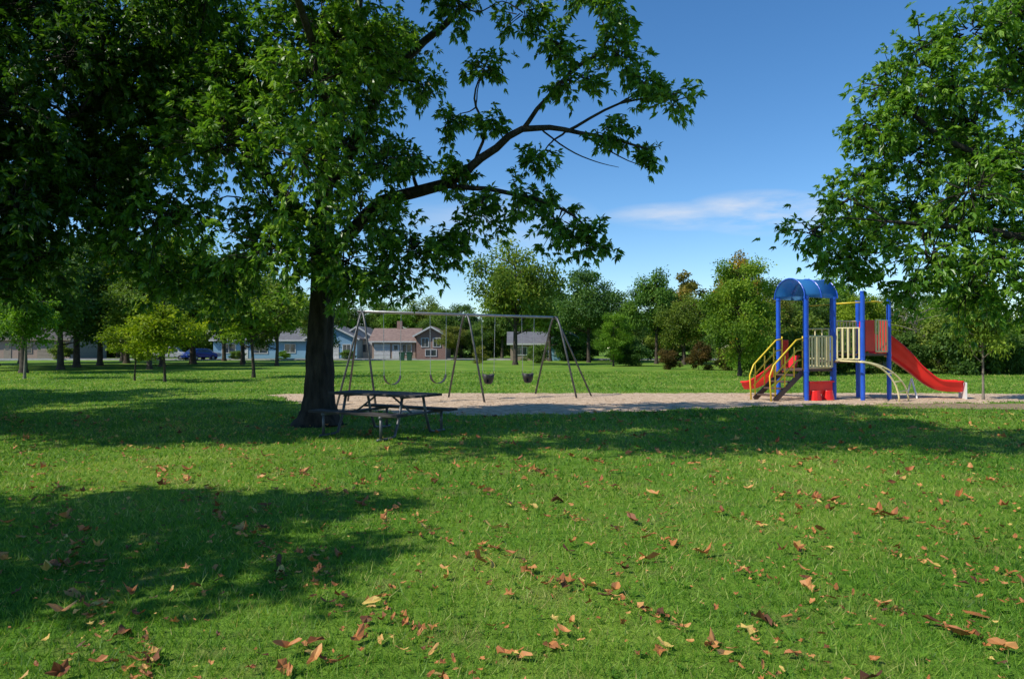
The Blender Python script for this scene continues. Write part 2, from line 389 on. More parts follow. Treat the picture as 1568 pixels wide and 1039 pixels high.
def near_cluster(C, r, wood, out_v, out_a, dens=1.0, tone=0.0, leaf=0.135):
    """twigs fanning through a ball, sprigs of pointed leaflets along them"""
    C = np.array(C, float)
    nt_ = int((26 * r * r + 8) * dens)
    dirs = norm(rng.normal(0, 1, (nt_, 3)) * np.array([1, 1, 0.75]))
    rad = r * (0.45 + 0.75 * rng.random(nt_) ** 0.7)
    for i in range(nt_):
        end = C + dirs[i] * rad[i] + np.array([0, 0, -0.12 * rad[i]])
        st = C + dirs[i] * rad[i] * 0.12 + rng.normal(0, 0.05, 3)
        mid = (st + end) / 2 + rng.normal(0, 0.07 * r, 3) + np.array([0, 0, 0.08 * r])
        wood.tube([st, mid, end], [0.014, 0.009, 0.004], n=3, cap=False)
        ns = int(8 + 6 * rad[i])
        t = 0.3 + 0.75 * rng.random(ns) ** 0.8
        pos = np.where(t[:, None] < 0.5, st + (mid - st) * (t * 2)[:, None], mid + (end - mid) * ((t - 0.5) * 2)[:, None])
        pos = pos + rng.normal(0, 0.07, (ns, 3))
        A = norm(dirs[i][None] * 0.7 + rng.normal(0, 0.6, (ns, 3)) + np.array([0, 0, -0.2]))
        S = norm(np.cross(A, norm(np.array([0, 0, 1.0]) + rng.normal(0, 0.7, (ns, 3)))))
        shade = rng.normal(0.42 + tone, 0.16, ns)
        for th in (-1.25, -0.75, -0.32, 0.05, 0.42, 0.85, 1.3):
            th2 = th + rng.normal(0, 0.12, ns)
            D = norm(A * np.cos(th2)[:, None] + S * np.sin(th2)[:, None] + np.array([0, 0, -0.3]) + rng.normal(0, 0.14, (ns, 3)))
            q = leaf_quads(pos + A * 0.02, D, leaf * rng.uniform(0.7, 1.25, ns) * (1.1 - 0.25 * abs(th)), 0.36, 0.8)
            out_v.append(q.reshape(-1, 3)); out_a.append(np.clip(shade + rng.normal(0, 0.1, ns), 0, 1))

def near_tree(name, trunk, limbs, clusters, dens=1.0, leaf=0.135, color=(1, 1, 1, 1), bark=M_bark):
    root = empty(name, (0, 0, 0))
    wood = MB(); ov = []; oa = []
    nodes = []
    def lay(pts, rads, n=9, jit=0.3, ridge=0.0):
        P = [Vector(p) for p in pts]; Q = []; R = []
        for i in range(len(P) - 1):
            seg = 4
            for k in range(seg):
                t = k / seg
                p0 = P[max(i - 1, 0)]; p1 = P[i]; p2 = P[i + 1]; p3 = P[min(i + 2, len(P) - 1)]
                q = 0.5 * ((2 * p1) + (p2 - p0) * t + (2 * p0 - 5 * p1 + 4 * p2 - p3) * t * t + (3 * p1 - p0 - 3 * p2 + p3) * t ** 3)
                rr = rads[i] * (1 - t) + rads[i + 1] * t
                q = q + Vector(rng.normal(0, min(0.035, rr * 0.3) * jit / 0.3, 3))
                Q.append(q); R.append(rr)
        Q.append(P[-1]); R.append(rads[-1])
        wood.tube(Q, R, n=n, cap=False, ridge=ridge)
        for q, rr in zip(Q, R):
            nodes.append((q, rr))
    lay([t[:3] for t in trunk], [t[3] for t in trunk], n=36, jit=0.06, ridge=0.045)
    nodes[:] = [nd for nd in nodes if nd[0].z > 1.9 and nd[1] < 10]
    for pts, r0, r1 in limbs:
        m = len(pts)
        lay(pts, [r0 + (r1 - r0) * i / (m - 1) for i in range(m)], n=12)
    top = Vector(trunk[-1][:3])
    order = sorted(range(len(clusters)), key=lambda i: (Vector(clusters[i][:3]) - top).length)
    for i in order:
        cx, cy, cz, r = clusters[i][:4]; C = Vector((cx, cy, cz))
        tone = clusters[i][4] if len(clusters[i]) > 4 else 0
        best = min(nodes, key=lambda nd: (nd[0] - C).length + (0.6 if nd[0].z > cz + 0.5 else 0) + (0.8 if nd[1] < 0.02 else 0))
        r0 = min(best[1] * 0.75, 0.028 + 0.035 * r); L = (C - best[0]).length
        if L > 0.15:
            m1 = best[0].lerp(C, 0.35) + Vector(rng.normal(0, 0.07 * L, 3)) + Vector((0, 0, 0.05 * L))
            m2 = best[0].lerp(C, 0.7) + Vector(rng.normal(0, 0.06 * L, 3)) + Vector((0, 0, 0.05 * L))
            lay([best[0], m1, m2, C], [r0, r0 * 0.75, r0 * 0.55, 0.014], n=6)
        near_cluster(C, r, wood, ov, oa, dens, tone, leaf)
    wood.obj('trunk_and_branches', bark, root, smooth=True)
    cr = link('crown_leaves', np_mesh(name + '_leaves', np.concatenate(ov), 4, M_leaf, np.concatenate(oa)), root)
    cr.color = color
    return root

def random_clusters(c, rad, n, rmin, rmax, zmin=2.4, shell=0.45, test=None):
    out = []; tries = 0
    while len(out) < n and tries < 20000:
        tries += 1
        p = norm(rng.normal(0, 1, 3)) * rng.uniform(shell, 1.0)
        q = np.array(c) + p * np.array(rad)
        if q[2] < zmin: continue
        r = rng.uniform(rmin, rmax)
        if test and not test(q, r): continue
        out.append((q[0], q[1], q[2], r))
    return out
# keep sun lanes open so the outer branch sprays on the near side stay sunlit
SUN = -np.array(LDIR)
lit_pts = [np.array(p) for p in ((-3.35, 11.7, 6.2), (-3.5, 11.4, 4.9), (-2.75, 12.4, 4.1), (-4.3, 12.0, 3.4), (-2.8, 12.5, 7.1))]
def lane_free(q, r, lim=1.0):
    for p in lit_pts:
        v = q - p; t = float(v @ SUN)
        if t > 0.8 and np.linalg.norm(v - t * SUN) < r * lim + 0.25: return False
    return True

# big shade tree beside the picnic table
trunk = [(-4.04, 14.8, -0.05, 0.6), (-4.04, 14.8, 0.18, 0.42), (-4.03, 14.8, 0.6, 0.31), (-4.0, 14.8, 1.7, 0.265), (-3.94, 14.8, 2.9, 0.25), (-3.96, 14.8, 4.1, 0.25)]
limbs = [
    ([(-3.92, 14.8, 3.5), (-2.6, 14.2, 4.5), (-1.3, 13.7, 4.75), (-0.75, 13.3, 5.0), (0.2, 13.0, 5.6), (1.2, 12.7, 5.45), (2.4, 12.5, 5.1)], 0.15, 0.015),
    ([(-1.3, 13.7, 4.75), (-0.1, 13.0, 4.45), (0.9, 12.6, 4.05), (1.5, 12.5, 3.55)], 0.055, 0.012),
    ([(0.2, 13.0, 5.6), (0.8, 12.7, 6.3), (1.6, 12.5, 6.9), (1.9, 12.5, 7.6)], 0.045, 0.012),
    ([(1.0, 12.75, 5.5), (1.9, 12.5, 5.9), (2.9, 12.4, 6.05)], 0.03, 0.01),
    ([(-0.75, 13.3, 5.0), (-0.5, 13.2, 5.6), (-0.7, 13.1, 6.2), (-0.5, 13.1, 6.8)], 0.035, 0.01),
    ([(1.2, 12.7, 5.45), (1.9, 12.6, 5.0), (2.5, 12.6, 4.75)], 0.018, 0.004),
    ([(0.5, 12.9, 5.6), (1.0, 12.7, 5.15), (1.5, 12.6, 4.9), (1.9, 12.6, 4.8)], 0.018, 0.004),
    ([(-4.0, 14.8, 4.0), (-3.7, 14.7, 6), (-3.3, 14.9, 8), (-3.0, 15, 11)], 0.22, 0.04),
    ([(-4.0, 14.8, 4.0), (-5.3, 14.2, 5.5), (-6.5, 13.8, 7.0)], 0.15, 0.04),
    ([(-4.0, 14.8, 4.0), (-3.6, 13.6, 5.5), (-3.3, 12.3, 6.3), (-3.6, 10, 8.2)], 0.13, 0.04),
    ([(-3.8, 14.8, 5.0), (-2.5, 14.4, 7.0), (-1.0, 13.8, 8.2), (0.5, 13.3, 8.9)], 0.12, 0.03),
]
SUN_TONE = 0.24  # lighter leaf colour that paints sunlit highlights onto the outer sprays
cl = [(-3.35, 12, 6.1, 1.1, SUN_TONE), (-3.5, 11.7, 4.8, 1.0, SUN_TONE), (-2.75, 12.8, 7.2, 0.9, 0.14), (-1.75, 14, 6.8, 0.4), (-2.75, 12.8, 4.0, 0.95, 0.1),
      (-1.9, 13, 3.4, 0.8), (-4.3, 12.3, 3.3, 0.95, 0.18), (-2.8, 12.5, 2.75, 0.6, 0.14), (-5.4, 13.5, 3.0, 0.8), (-1.15, 13.5, 4.9, 0.5),
      (-0.55, 13, 4.1, 0.5), (0.8, 12.5, 3.75, 0.6), (1.35, 12.5, 3.45, 0.5), (0.15, 13, 4.35, 0.45), (1.1, 12.5, 6.4, 0.55, 0.05),
      (1.9, 12.5, 6.75, 0.5, 0.1), (2.75, 12.4, 5.95, 0.45, SUN_TONE), (1.7, 12.5, 5.4, 0.42), (1.8, 12.5, 7.5, 0.55, 0.1), (0.2, 13, 7.75, 0.5),
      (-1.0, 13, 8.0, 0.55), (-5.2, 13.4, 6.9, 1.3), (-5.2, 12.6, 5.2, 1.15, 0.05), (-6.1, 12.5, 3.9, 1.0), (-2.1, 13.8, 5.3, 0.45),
      (2.4, 12.6, 4.95, 0.18), (0.5, 12.8, 5.0, 0.35), (-0.4, 13.2, 5.8, 0.3), (-0.5, 13.1, 6.8, 0.38), (-1.2, 13.5, 5.9, 0.35),
      (-6.6, 13.6, 6.4, 1.1), (-7.0, 13.5, 5.2, 1.0), (-6.8, 13.3, 4.3, 0.9), (-6.4, 13.5, 3.0, 0.7), (-7.6, 14, 3.5, 0.8),
      (-3.5, 12.7, 3.3, 0.75, 0.1), (-3.0, 13.0, 3.2, 0.7, 0.1), (-2.2, 13.2, 2.9, 0.55), (-1.35, 13.4, 3.4, 0.5), (-0.95, 13.3, 3.8, 0.4), (-3.0, 14, 5.5, 0.9), (-4.6, 13.4, 4.2, 0.9, 0.05),
      (1.3, 12.6, 7.9, 0.5), (0.75, 13, 7.2, 0.35), (2.3, 12.4, 6.2, 0.35, 0.1), (-2.3, 12.8, 4.9, 0.6)]
# extra unseen clusters towards the camera, added above the frame to shade the lawn
cl += random_clusters((-4.2, 10.6, 9.0), (5.6, 3.6, 2.0), 27, 1.0, 1.35, zmin=7.0, shell=0.2, test=lambda q, r: q[2] - 1.15 * r > .4885 * q[1] + 1.6 and q[1] + LY * q[2] - r > 10.2 and lane_free(q, r))
# rear / upper crown
cl += random_clusters((-4.2, 15.0, 9.0), (5.2, 3.4, 3.2), 20, 1.1, 1.45, zmin=5.6, shell=0.5, test=lambda q, r: (q[0] < -2.4 or q[2] > 9.9) and lane_free(q, r) and q[1] + LY * q[2] < 20)
near_tree('shade_tree', trunk, limbs, cl, dens=1.05)

# near-left tree, mostly off the left edge: casts the foreground shadow
trunk = [(-10.0, 3.8, -0.05, 0.5), (-10.0, 3.8, 0.3, 0.33), (-9.95, 3.8, 1.5, 0.26), (-9.8, 3.9, 3.2, 0.24)]
limbs = [([(-9.8, 3.9, 3.0), (-8.2, 4.5, 4.4), (-7.0, 4.9, 5.1), (-5.9, 5.6, 5.0)], 0.14, 0.03),
         ([(-9.8, 3.9, 3.2), (-9.6, 4.0, 5.5), (-9.3, 4.1, 7.5)], 0.18, 0.04)]
cl = random_clusters((-8.2, 4.3, 5.4), (3.8, 2.3, 2.6), 21, 0.7, 1.1, zmin=3.0, test=lambda q, r: q[0] + LX * q[2] < -1.6 and q[1] + LY * q[2] < 7.5)
cl += [(-5.6, 5.6, 4.4, 0.6), (-6.3, 5.3, 4.9, 0.75), (-6.2, 5.9, 4.0, 0.5)]
near_tree('shade_tree', trunk, limbs, cl, dens=0.9, color=(0.75, 0.8, 0.8, 1))  # leaf tint lowered so the foliage looks shaded
# left tree, leaf colour darkened to paint in shade; trunk just out of frame
trunk = [(-11.6, 12.4, -0.05, 0.55), (-11.6, 12.4, 0.3, 0.38), (-11.55, 12.4, 1.5, 0.29), (-11.4, 12.5, 3.4, 0.27)]
limbs = [([(-11.4, 12.5, 3.2), (-10.0, 12.6, 4.4), (-8.6, 12.4, 5.2), (-7.3, 12, 5.6)], 0.16, 0.03),
         ([(-11.4, 12.5, 3.4), (-11.0, 12.4, 5.5), (-10.7, 12.5, 8)], 0.2, 0.04),
         ([(-11.4, 12.5, 3.3), (-10.3, 11.5, 4.3), (-9.2, 10.8, 4.6)], 0.14, 0.04)]
cl = random_clusters((-10.2, 12.6, 6.4), (4.3, 3.4, 3.3), 32, 1.05, 1.4, zmin=3.6, test=lambda q, r: q[0] < -5.6 and q[1] + LY * q[2] > 12.2 and lane_free(q, r))
cl += [(-8.6, 11.6, 2.8, 0.8), (-9.4, 12, 2.7, 0.9), (-8.0, 11.4, 3.9, 1.0), (-7.9, 11.3, 5.4, 1.1), (-9.2, 11.8, 4.4, 1.2), (-8.6, 11, 6.4, 1.1), (-7.2, 11.6, 6.4, 0.9), (-7.9, 11.9, 3.1, 0.6), (-7.4, 12.4, 4.6, 0.8), (-9.6, 11.6, 5.6, 1.2), (-8.9, 12.5, 3.6, 0.9), (-9.2, 11.0, 3.5, 0.9), (-9.6, 12.6, 7.4, 1.2), (-8.0, 12.4, 7.6, 1.0)]
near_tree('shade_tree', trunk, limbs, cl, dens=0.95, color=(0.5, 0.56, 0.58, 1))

# right-hand maple (trunk just out of frame)
dx, dy = -0.25, -1.3
trunk = [(9.9, 12.9, -0.05, 0.4), (9.9, 12.9, 0.25, 0.26), (9.85, 12.9, 1.2, 0.2), (9.75, 12.9, 2.6, 0.19)]
limbs = [([(9.75, 12.9, 2.4), (9.0, 12.7, 3.6), (8.2, 12.5, 4.3), (7.0, 12.4, 4.9), (6.3, 12.4, 5.4)], 0.12, 0.02),
         ([(9.75, 12.9, 2.6), (9.5, 12.9, 4.5), (9.1, 13, 6.6)], 0.15, 0.03),
         ([(9.75, 12.9, 2.5), (8.6, 12.3, 3.2), (7.2, 12.1, 3.4), (5.9, 12, 3.5)], 0.1, 0.02),
         ([(9.75, 12.9, 2.5), (10.8, 13.2, 4.0), (11.8, 13.4, 5)], 0.12, 0.03)]
cl = [(4.9, 12.4, 3.4, 0.45), (5.5, 12.2, 3.9, 0.5), (5.7, 12.4, 3.1, 0.6), (6.5, 12.0, 3.0, 0.75), (7.5, 12, 2.9, 0.8), (6.2, 12.6, 4.9, 0.5), (6.6, 12.4, 5.5, 0.6),
      (7.2, 12.5, 5.9, 0.7), (6.7, 12.8, 4.7, 0.6), (7.7, 12.8, 5.3, 0.7), (8.2, 12.6, 6.3, 0.75), (8.9, 12.3, 3.3, 0.8), (7.0, 11.8, 3.9, 0.6), (8.2, 12.0, 4.1, 0.75),
      (9.3, 12.2, 6.7, 0.85), (8.9, 12.2, 5.6, 0.75), (9.6, 11.9, 4.6, 0.75), (10.5, 12.6, 6.0, 1.0), (11.5, 13, 5, 1.2), (11.2, 12.6, 3.6, 1.1), (10.2, 14.4, 5.5, 1.2), (8.4, 14.2, 5.0, 0.8), (10.2, 12.8, 7.4, 1.0), (9.6, 12.1, 2.9, 0.6), (11.4, 14.0, 6.6, 1.0),
      (6.0, 12.9, 4.4, 0.5), (6.9, 13.2, 4.0, 0.75), (7.3, 13.2, 5.4, 0.65), (8.0, 13.4, 3.7, 0.8), (8.8, 13.3, 4.6, 0.85), (6.1, 13, 3.6, 0.6), (8.6, 13.4, 6.0, 0.75), (9.5, 13.6, 3.6, 0.9), (9.4, 13.5, 6.8, 0.85),
      (5.4, 12.5, 2.95, 0.4), (6.4, 12.2, 2.55, 0.45), (7.3, 12.3, 2.45, 0.5), (8.3, 12.4, 2.45, 0.5), (8.0, 12.2, 6.8, 0.5), (7.6, 12.4, 4.6, 0.7), (9.2, 12.6, 2.5, 0.5),
      (6.2, 12.5, 5.75, 0.5), (5.95, 12.6, 5.1, 0.45), (6.8, 12.5, 6.35, 0.55), (7.5, 12.5, 6.6, 0.55), (8.4, 12.5, 7.1, 0.5)]
cl = [(a + dx, b + dy, c, r, 0.1) for a, b, c, r in cl]
trunk = [(a + dx, b + dy, c, r) for a, b, c, r in trunk]
limbs = [([(a + dx, b + dy, c) for a, b, c in p], r0, r1) for p, r0, r1 in limbs]
near_tree('maple_tree', trunk, limbs, cl, dens=1.2, leaf=0.112, color=(1.15, 1.12, 1, 1))

# further trees off the left edge that shade the lawn
trunk = [(-17.5, 17.2, -0.05, 0.5), (-17.5, 17.2, 0.3, 0.33), (-17.4, 17.2, 3.2, 0.26)]
near_tree('shade_tree', trunk, [([(-17.4, 17.2, 3.2), (-17.2, 17.3, 6), (-17, 17.4, 9)], 0.2, 0.05)],
          random_clusters((-16.4, 15.6, 6.6), (5.0, 4.6, 3.4), 28, 1.2, 1.7, zmin=3.4), dens=0.45, leaf=0.24, color=(0.75, 0.8, 0.75, 1))
trunk = [(-22.5, 22.2, -0.05, 0.5), (-22.5, 22.2, 0.3, 0.33), (-22.4, 22.2, 3.2, 0.26)]
near_tree('shade_tree', trunk, [([(-22.4, 22.2, 3.2), (-22.2, 22.3, 6), (-22, 22.4, 9)], 0.2, 0.05)],
          random_clusters((-21.2, 22.0, 6.6), (5.0, 4.5, 3.3), 24, 1.2, 1.7, zmin=3.2), dens=0.42, leaf=0.25, color=(0.75, 0.8, 0.75, 1))

# ---- distant tree variants
def far_variant(H, R, cb, nclump, nleaf, leaf, seed, trunk_r=0.2, egg=1.0, sparse=1.0):
    global rng
    rng = np.random.default_rng(seed)
    wood = MB(); zc = (cb + H) / 2; hz = (H - cb) / 2
    wood.tube([(0, 0, -0.05), (0, 0, 0.3), (0.05, 0.02, cb), (0.1, 0, zc), (0.05, 0.05, H * 0.88)], [trunk_r * 1.5, trunk_r, trunk_r * 0.8, trunk_r * 0.5, 0.03], n=8, cap=False)
    P = []; A = []
    cs = []
    for i in range(nclump):
        p = norm(rng.normal(0, 1, 3)) * rng.uniform(0.35, 0.95)
        tz = p[2]
        k = 1.0 - 0.35 * max(tz, 0) * egg
        c = np.array([p[0] * R * k, p[1] * R * k, zc + tz * hz])
        r = R * rng.uniform(0.16, 0.36) * (1 - 0.25 * max(tz, 0))
        cs.append((c, r))
        zz = max(cb * 0.9, min(c[2] - 0.5 * abs(c[0]) - 0.3, H * 0.8))
        wood.tube([(0.05, 0.02, zz), tuple((np.array([0, 0, zz]) + c) / 2 + rng.normal(0, 0.15, 3)), tuple(c)], [trunk_r * 0.35, trunk_r * 0.2, 0.02], n=4, cap=False)
    tot = sum(r * r for _, r in cs)
    for c, r in cs:
        n = int(nleaf * r * r / tot)
        u = norm(rng.normal(0, 1, (n, 3)))
        rad = r * rng.random(n) ** 0.45 * (1 + 0.3 * rng.normal(0, 1, n).clip(-1, 1.8))
        p = c + u * rad[:, None] * np.array([1, 1, 0.78])
        D = norm(u * 0.6 + rng.normal(0, 0.7, (n, 3)) + np.array([0, 0, -0.2]))
        P.append(leaf_quads(p, D, leaf * rng.uniform(0.6, 1.3, n), 0.62, 0.8).reshape(-1, 3))
        tone = rng.normal(0.45, 0.16)
        A.append(np.clip(tone + rng.normal(0, 0.16, n), 0, 1))
    name = 'distant_tree_%d' % seed
    return wood.mesh(name + '_wood', [M_bark_far], True), np_mesh(name + '_leaves', np.concatenate(P), 4, M_leaf_far, np.concatenate(A)), H
FV = [far_variant(10, 3.7, 2.0, 50, 16000, 0.25, 101), far_variant(10, 3.2, 1.6, 46, 15000, 0.24, 102, egg=1.6),
      far_variant(10, 4.4, 2.4, 56, 16000, 0.27, 103, trunk_r=0.24, egg=0.5), far_variant(10, 2.6, 1.4, 40, 13000, 0.23, 104, egg=1.8)]
MV = [far_variant(7, 2.5, 0.9, 54, 28000, 0.135, 105, trunk_r=0.11, egg=1.0), far_variant(5, 1.7, 1.3, 34, 6500, 0.14, 106, trunk_r=0.055, egg=0.8)]
BARE = far_variant(8, 3.0, 1.5, 60, 1500, 0.16, 107, trunk_r=0.12)
SHR = [far_variant(3, 1.9, -0.2, 30, 9000, 0.15, 108, trunk_r=0.03, egg=0.2), far_variant(3, 1.7, -0.2, 26, 7000, 0.17, 109, trunk_r=0.03, egg=0.4)]
rng = np.random.default_rng(77)

def tree(name, var, x, y, h, col=(1, 1, 1), wide=1.0, bark=None):
    wme, lme, H = var
    k = h / H
    e = empty(name, (x, y, 0), random.uniform(0, 6.28), (k * wide, k * wide, k))
    a = link('trunk', wme, e); b = link('crown', lme, e); b.color = (*col, 1)
    if bark:
        m2 = wme.copy(); m2.materials[0] = bark; a.data = m2
    return e
G = (1, 1, 1); OL = (1.3, 1.08, 0.8); YG = (1.8, 1.5, 0.5); BG = (0.75, 0.88, 1.1); BR = (1.5, 1.0, 1.0); RD = (1.0, 0.42, 0.6); BRT = (1.2, 1.35, 0.6); OR = (2.6, 1.15, 0.6)
DK = (0.8, 0.85, 0.85)
# left park trees
tree('maple_tree', MV[1], -16.1, 33, 4.2, (2.3, 1.75, 0.4), 1.35)
tree('maple_tree', MV[1], -18.3, 34.5, 3.4, (2.2, 1.7, 0.4), 1.2)
tree('young_maple_tree', MV[1], -13.8, 38, 6.5, (1.4, 1.3, 0.7), 1.25)
tree('young_maple_tree', MV[1], -25.0, 36.5, 5.5, BRT, 1.0, M_bark_pale)
for (x, y, h, v, c, wd_) in [(-35.5, 58, 11, 2, DK, 1), (-36.5, 63, 12, 0, OL, 1), (-30.9, 45, 9.5, 2, DK, 1.0), (-31.4, 70, 13, 2, BRT, 1.0), (-28.0, 74, 12, 0, DK, 1),
                             (-39, 72, 12, 2, OL, 1), (-25, 66, 9, 1, BRT, 1), (-45, 62, 13, 0, DK, 1), (-51, 74, 13, 2, OL, 1), (-34, 84, 12, 0, YG, 1), (-23, 86, 9, 1, G, 1), (-46, 84, 12, 0, G, 1.1),
                             (-41, 56, 11, 0, BRT, 1), (-29.5, 60, 11.5, 2, YG, 0.9), (-56, 66, 12, 2, DK, 1), (-20.5, 62, 8.5, 1, OL, 1.0), (-33, 52, 10.5, 1, DK, 1.1), (-38, 50, 10, 2, DK, 1.0), (-26.5, 52, 9, 0, G, 1.0)]:
    tree('park_tree', FV[v], x, y, h, c, wd_)
# centre
tree('park_tree', FV[2], 0.3, 66, 11.6, (1.4, 1.2, 0.8), 0.85)
tree('park_tree', FV[0], 8.2, 76, 10.6, BG, 1.0)
tree('park_tree', FV[1], 4.5, 84, 10.6, BG, 1.0)
tree('park_tree', MV[0], 8.7, 61, 4.9, BRT, 1.0)
tree('park_tree', FV[1], 14.2, 70, 10.2, (0.9, 1.05, 0.9), 0.9)
tree('park_tree', FV[3], 18.4, 76, 10.0, (1.6, 0.9, 1.0), 1.25)
tree('park_tree', FV[0], 11.5, 82, 8.5, DK, 1.1)
tree('park_tree', FV[1], 20.5, 70, 8.0, G, 1.1)
tree('park_tree', FV[2], 16.0, 66, 6.5, OL, 0.9)
tree('maple_tree', MV[0], 12.8, 40, 7.0, (1.5, 1.4, 0.7), 0.98)
tree('maple_tree', FV[1], 14.9, 46, 8.5, (2.6, 1.1, 0.8), 0.62)
for (x, y, h, v, c, wd_) in [(-8, 112, 9, 0, BG, 1.1), (-14, 118, 10, 2, OL, 1.1), (-22, 120, 10, 0, G, 1.1), (-1.5, 108, 9, 1, G, 1.3), (-28, 116, 10, 2, G, 1.1), (-35, 114, 11, 0, OL, 1.1), (-43, 118, 11, 2, G, 1.1), (-52, 114, 11, 0, G, 1.1),
                             (-4.5, 92, 5.0, 1, G, 1.3), (-7.3, 90, 4.6, 0, BR, 1.2), (-62, 112, 11, 2, OL, 1.2), (-70, 116, 12, 0, G, 1.2), (-18.5, 112, 9, 1, BRT, 1.2), (-11, 108, 8, 0, G, 1.2), (4, 112, 9, 2, G, 1.1),
                             (6.5, 98, 7.5, 0, G, 1.2), (10.5, 100, 7.5, 2, DK, 1.2), (15.5, 96, 8, 0, G, 1.2)]:
    tree('park_tree', FV[v], x, y, h, c, wd_)
# right
for (x, y, h, v, c, wd_) in [(22, 62, 8, 0, DK, 1), (26, 58, 7.5, 2, BRT, 1), (31, 66, 8, 1, OL, 1.2), (36, 60, 6.5, 0, G, 1.2), (41, 64, 8, 0, YG, 1), (47, 60, 8, 2, G, 1.1), (53, 66, 9, 2, OL, 1.1), (19, 52, 6.3, 1, BR, 1.0), (24.5, 50, 5.6, 0, YG, 1), (28.5, 55, 5.8, 2, OL, 1.1), (33, 54, 5.8, 0, BRT, 1.1),
                             (18.5, 60, 8.5, 1, DK, 1.1), (22.5, 54, 6.5, 0, G, 1.1)]:
    tree('park_tree', FV[v], x, y, h, c, wd_)
tree('bare_tree', BARE, 27.2, 48, 7.2, (1.3, 1.1, 0.9), 0.8, M_bark_pale)
tree('bare_tree', BARE, 32.5, 50, 7.0, (1.3, 1.1, 0.9), 0.8, M_bark_pale)
tree('young_maple_tree', MV[1], 14.5, 21.9, 4.6, (1.5, 1.4, 0.8), 0.75, M_bark_pale)
# shrubs
for (x, y, h, v, c, wd_) in [(11.6, 52, 1.7, 0, RD, 0.9), (13.4, 51, 2.0, 1, RD, 1.0), (15.2, 50, 1.9, 0, (0.9, 0.6, 0.6), 1.0), (17, 50, 1.8, 1, RD, 1.0),
                             (2.5, 74, 2.2, 0, G, 1.3), (-3, 72, 1.8, 1, BR, 1.3), (10.5, 62, 2.2, 0, BG, 1.4), (-37, 96, 1.4, 0, G, 1.6), (-31, 97, 1.2, 1, BRT, 1.8), (-47, 90, 1.8, 0, G, 1.6), (-58, 92, 2.2, 1, OL, 1.6), (-22, 95, 1.5, 0, G, 1.5)]:
    tree('shrub', SHR[v], x, y, h, c, wd_)
e = empty('shrub_row')
for i in range(26):
    xx = 15.5 + i * 1.25 + random.uniform(-.4, .4); yy = 42 + random.uniform(-1.5, 3) + i * 0.12
    sme = SHR[i % 2]; hgt = random.uniform(2.3, 4.0); k = hgt / 3
    b = link('shrub_mass', sme[1], e); b.location = (xx, yy, 0); b.scale = (k, k, k); b.rotation_euler = (0, 0, random.uniform(0, 6))
    cc = random.choice([G, BRT, OL, DK, BRT]); b.color = (*cc, 1)
e = empty('shrub_row')
for i in range(46):
    xx = -95 + i * 3.9 + random.uniform(-.8, .8)
    yy = 113 if xx < 5 else 86
    if xx > 24: yy = 70
    sme = SHR[i % 2]; hgt = random.uniform(3.5, 5.5) * (1.0 if xx < 5 else 0.8); k = hgt / 3
    b = link('shrub_mass', sme[1], e); b.location = (xx, yy + random.uniform(-1, 2), 0); b.scale = (k * 1.2, k * 1.2, k); b.rotation_euler = (0, 0, random.uniform(0, 6))
    b.color = (*random.choice([G, G, OL, BG]), 1)
e = empty('distant_tree_line')
for i in range(110):
    xx = -210 + i * 4.2 + random.uniform(-2, 2); yy = random.uniform(128, 165)
    v = random.choice(FV); hgt = random.uniform(8, 12.5); k = hgt / 10
    b = link('tree_mass', v[1], e); b.location = (xx, yy, -2.2); b.scale = (k * 1.3, k * 1.3, k); b.rotation_euler = (0, 0, random.uniform(0, 6))
    b.color = (*random.choice([G, BG, OL, BR, G]), 1)

# ------------------------------------------------------------------ swing set
sw = empty('swing_set')
A0 = Vector((-4.28, 20.2, 2.62)); A2 = Vector((1.43, 23.6, 2.60)); A1 = (A0 + A2) / 2
ux_ = (A2 - A0).normalized(); pv = Vector((-ux_.y, ux_.x, 0))
fr = MB()
fr.tube([A0 - ux_ * 0.12, A1, A2 + ux_ * 0.1], 0.036, n=10)
for j, a in enumerate((A0, A1, A2)):
    for sgn in (1, -1):
        foot = a + pv * 1.22 * sgn; foot.z = -0.03
        pts = [a + Vector((0, 0, 0.02)), a + pv * 0.16 * sgn + Vector((0, 0, -0.07)), a + pv * 0.3 * sgn + Vector((0, 0, -0.32)), foot]
        fr.tube(pts, 0.032, n=8)
    if j != 1:
        o = ux_ * (1 if j == 2 else -1)
        foot = a + o * 0.95 - pv * 0.75; foot.z = -0.03
        fr.tube([a, a + o * 0.06 - pv * 0.08 + Vector((0, 0, -0.12)), foot], 0.03, n=8)
fr.obj('frame', M_darksteel, sw, smooth=True)
tb = MB(); tb.tube([A0 + ux_ * 0.1 + Vector((0, 0, .003)), A2 - ux_ * 0.1 + Vector((0, 0, .003))], 0.04, n=10); tb.obj('top_bar', M_steel, sw, smooth=True)
ch = MB(); st = MB(); bk = MB()
for t in (0.14, 0.36):
    c = A0 + (A2 - A0) * t
    zs = 0.5
    for sgn in (-1, 1):
        ch.tube([c + ux_ * 0.27 * sgn, Vector((c.x, c.y, zs + 0.28)) + ux_ * 0.25 * sgn], 0.008, n=4)
    pts = []
    for k in range(9):
        a = math.pi * k / 8
        pts.append(Vector((c.x, c.y, zs + 0.28 - 0.26 * math.sin(a))) + ux_ * 0.25 * -math.cos(a))
    for k in range(8):
        p, q = pts[k], pts[k + 1]
        st.add([p - pv * .08, q - pv * .08, q + pv * .08, p + pv * .08, p - pv * .08 + Vector((0, 0, .015)), q - pv * .08 + Vector((0, 0, .015)), q + pv * .08 + Vector((0, 0, .015)), p + pv * .08 + Vector((0, 0, .015))],
               [(0, 1, 2, 3), (4, 7, 6, 5), (0, 4, 5, 1), (3, 2, 6, 7)])
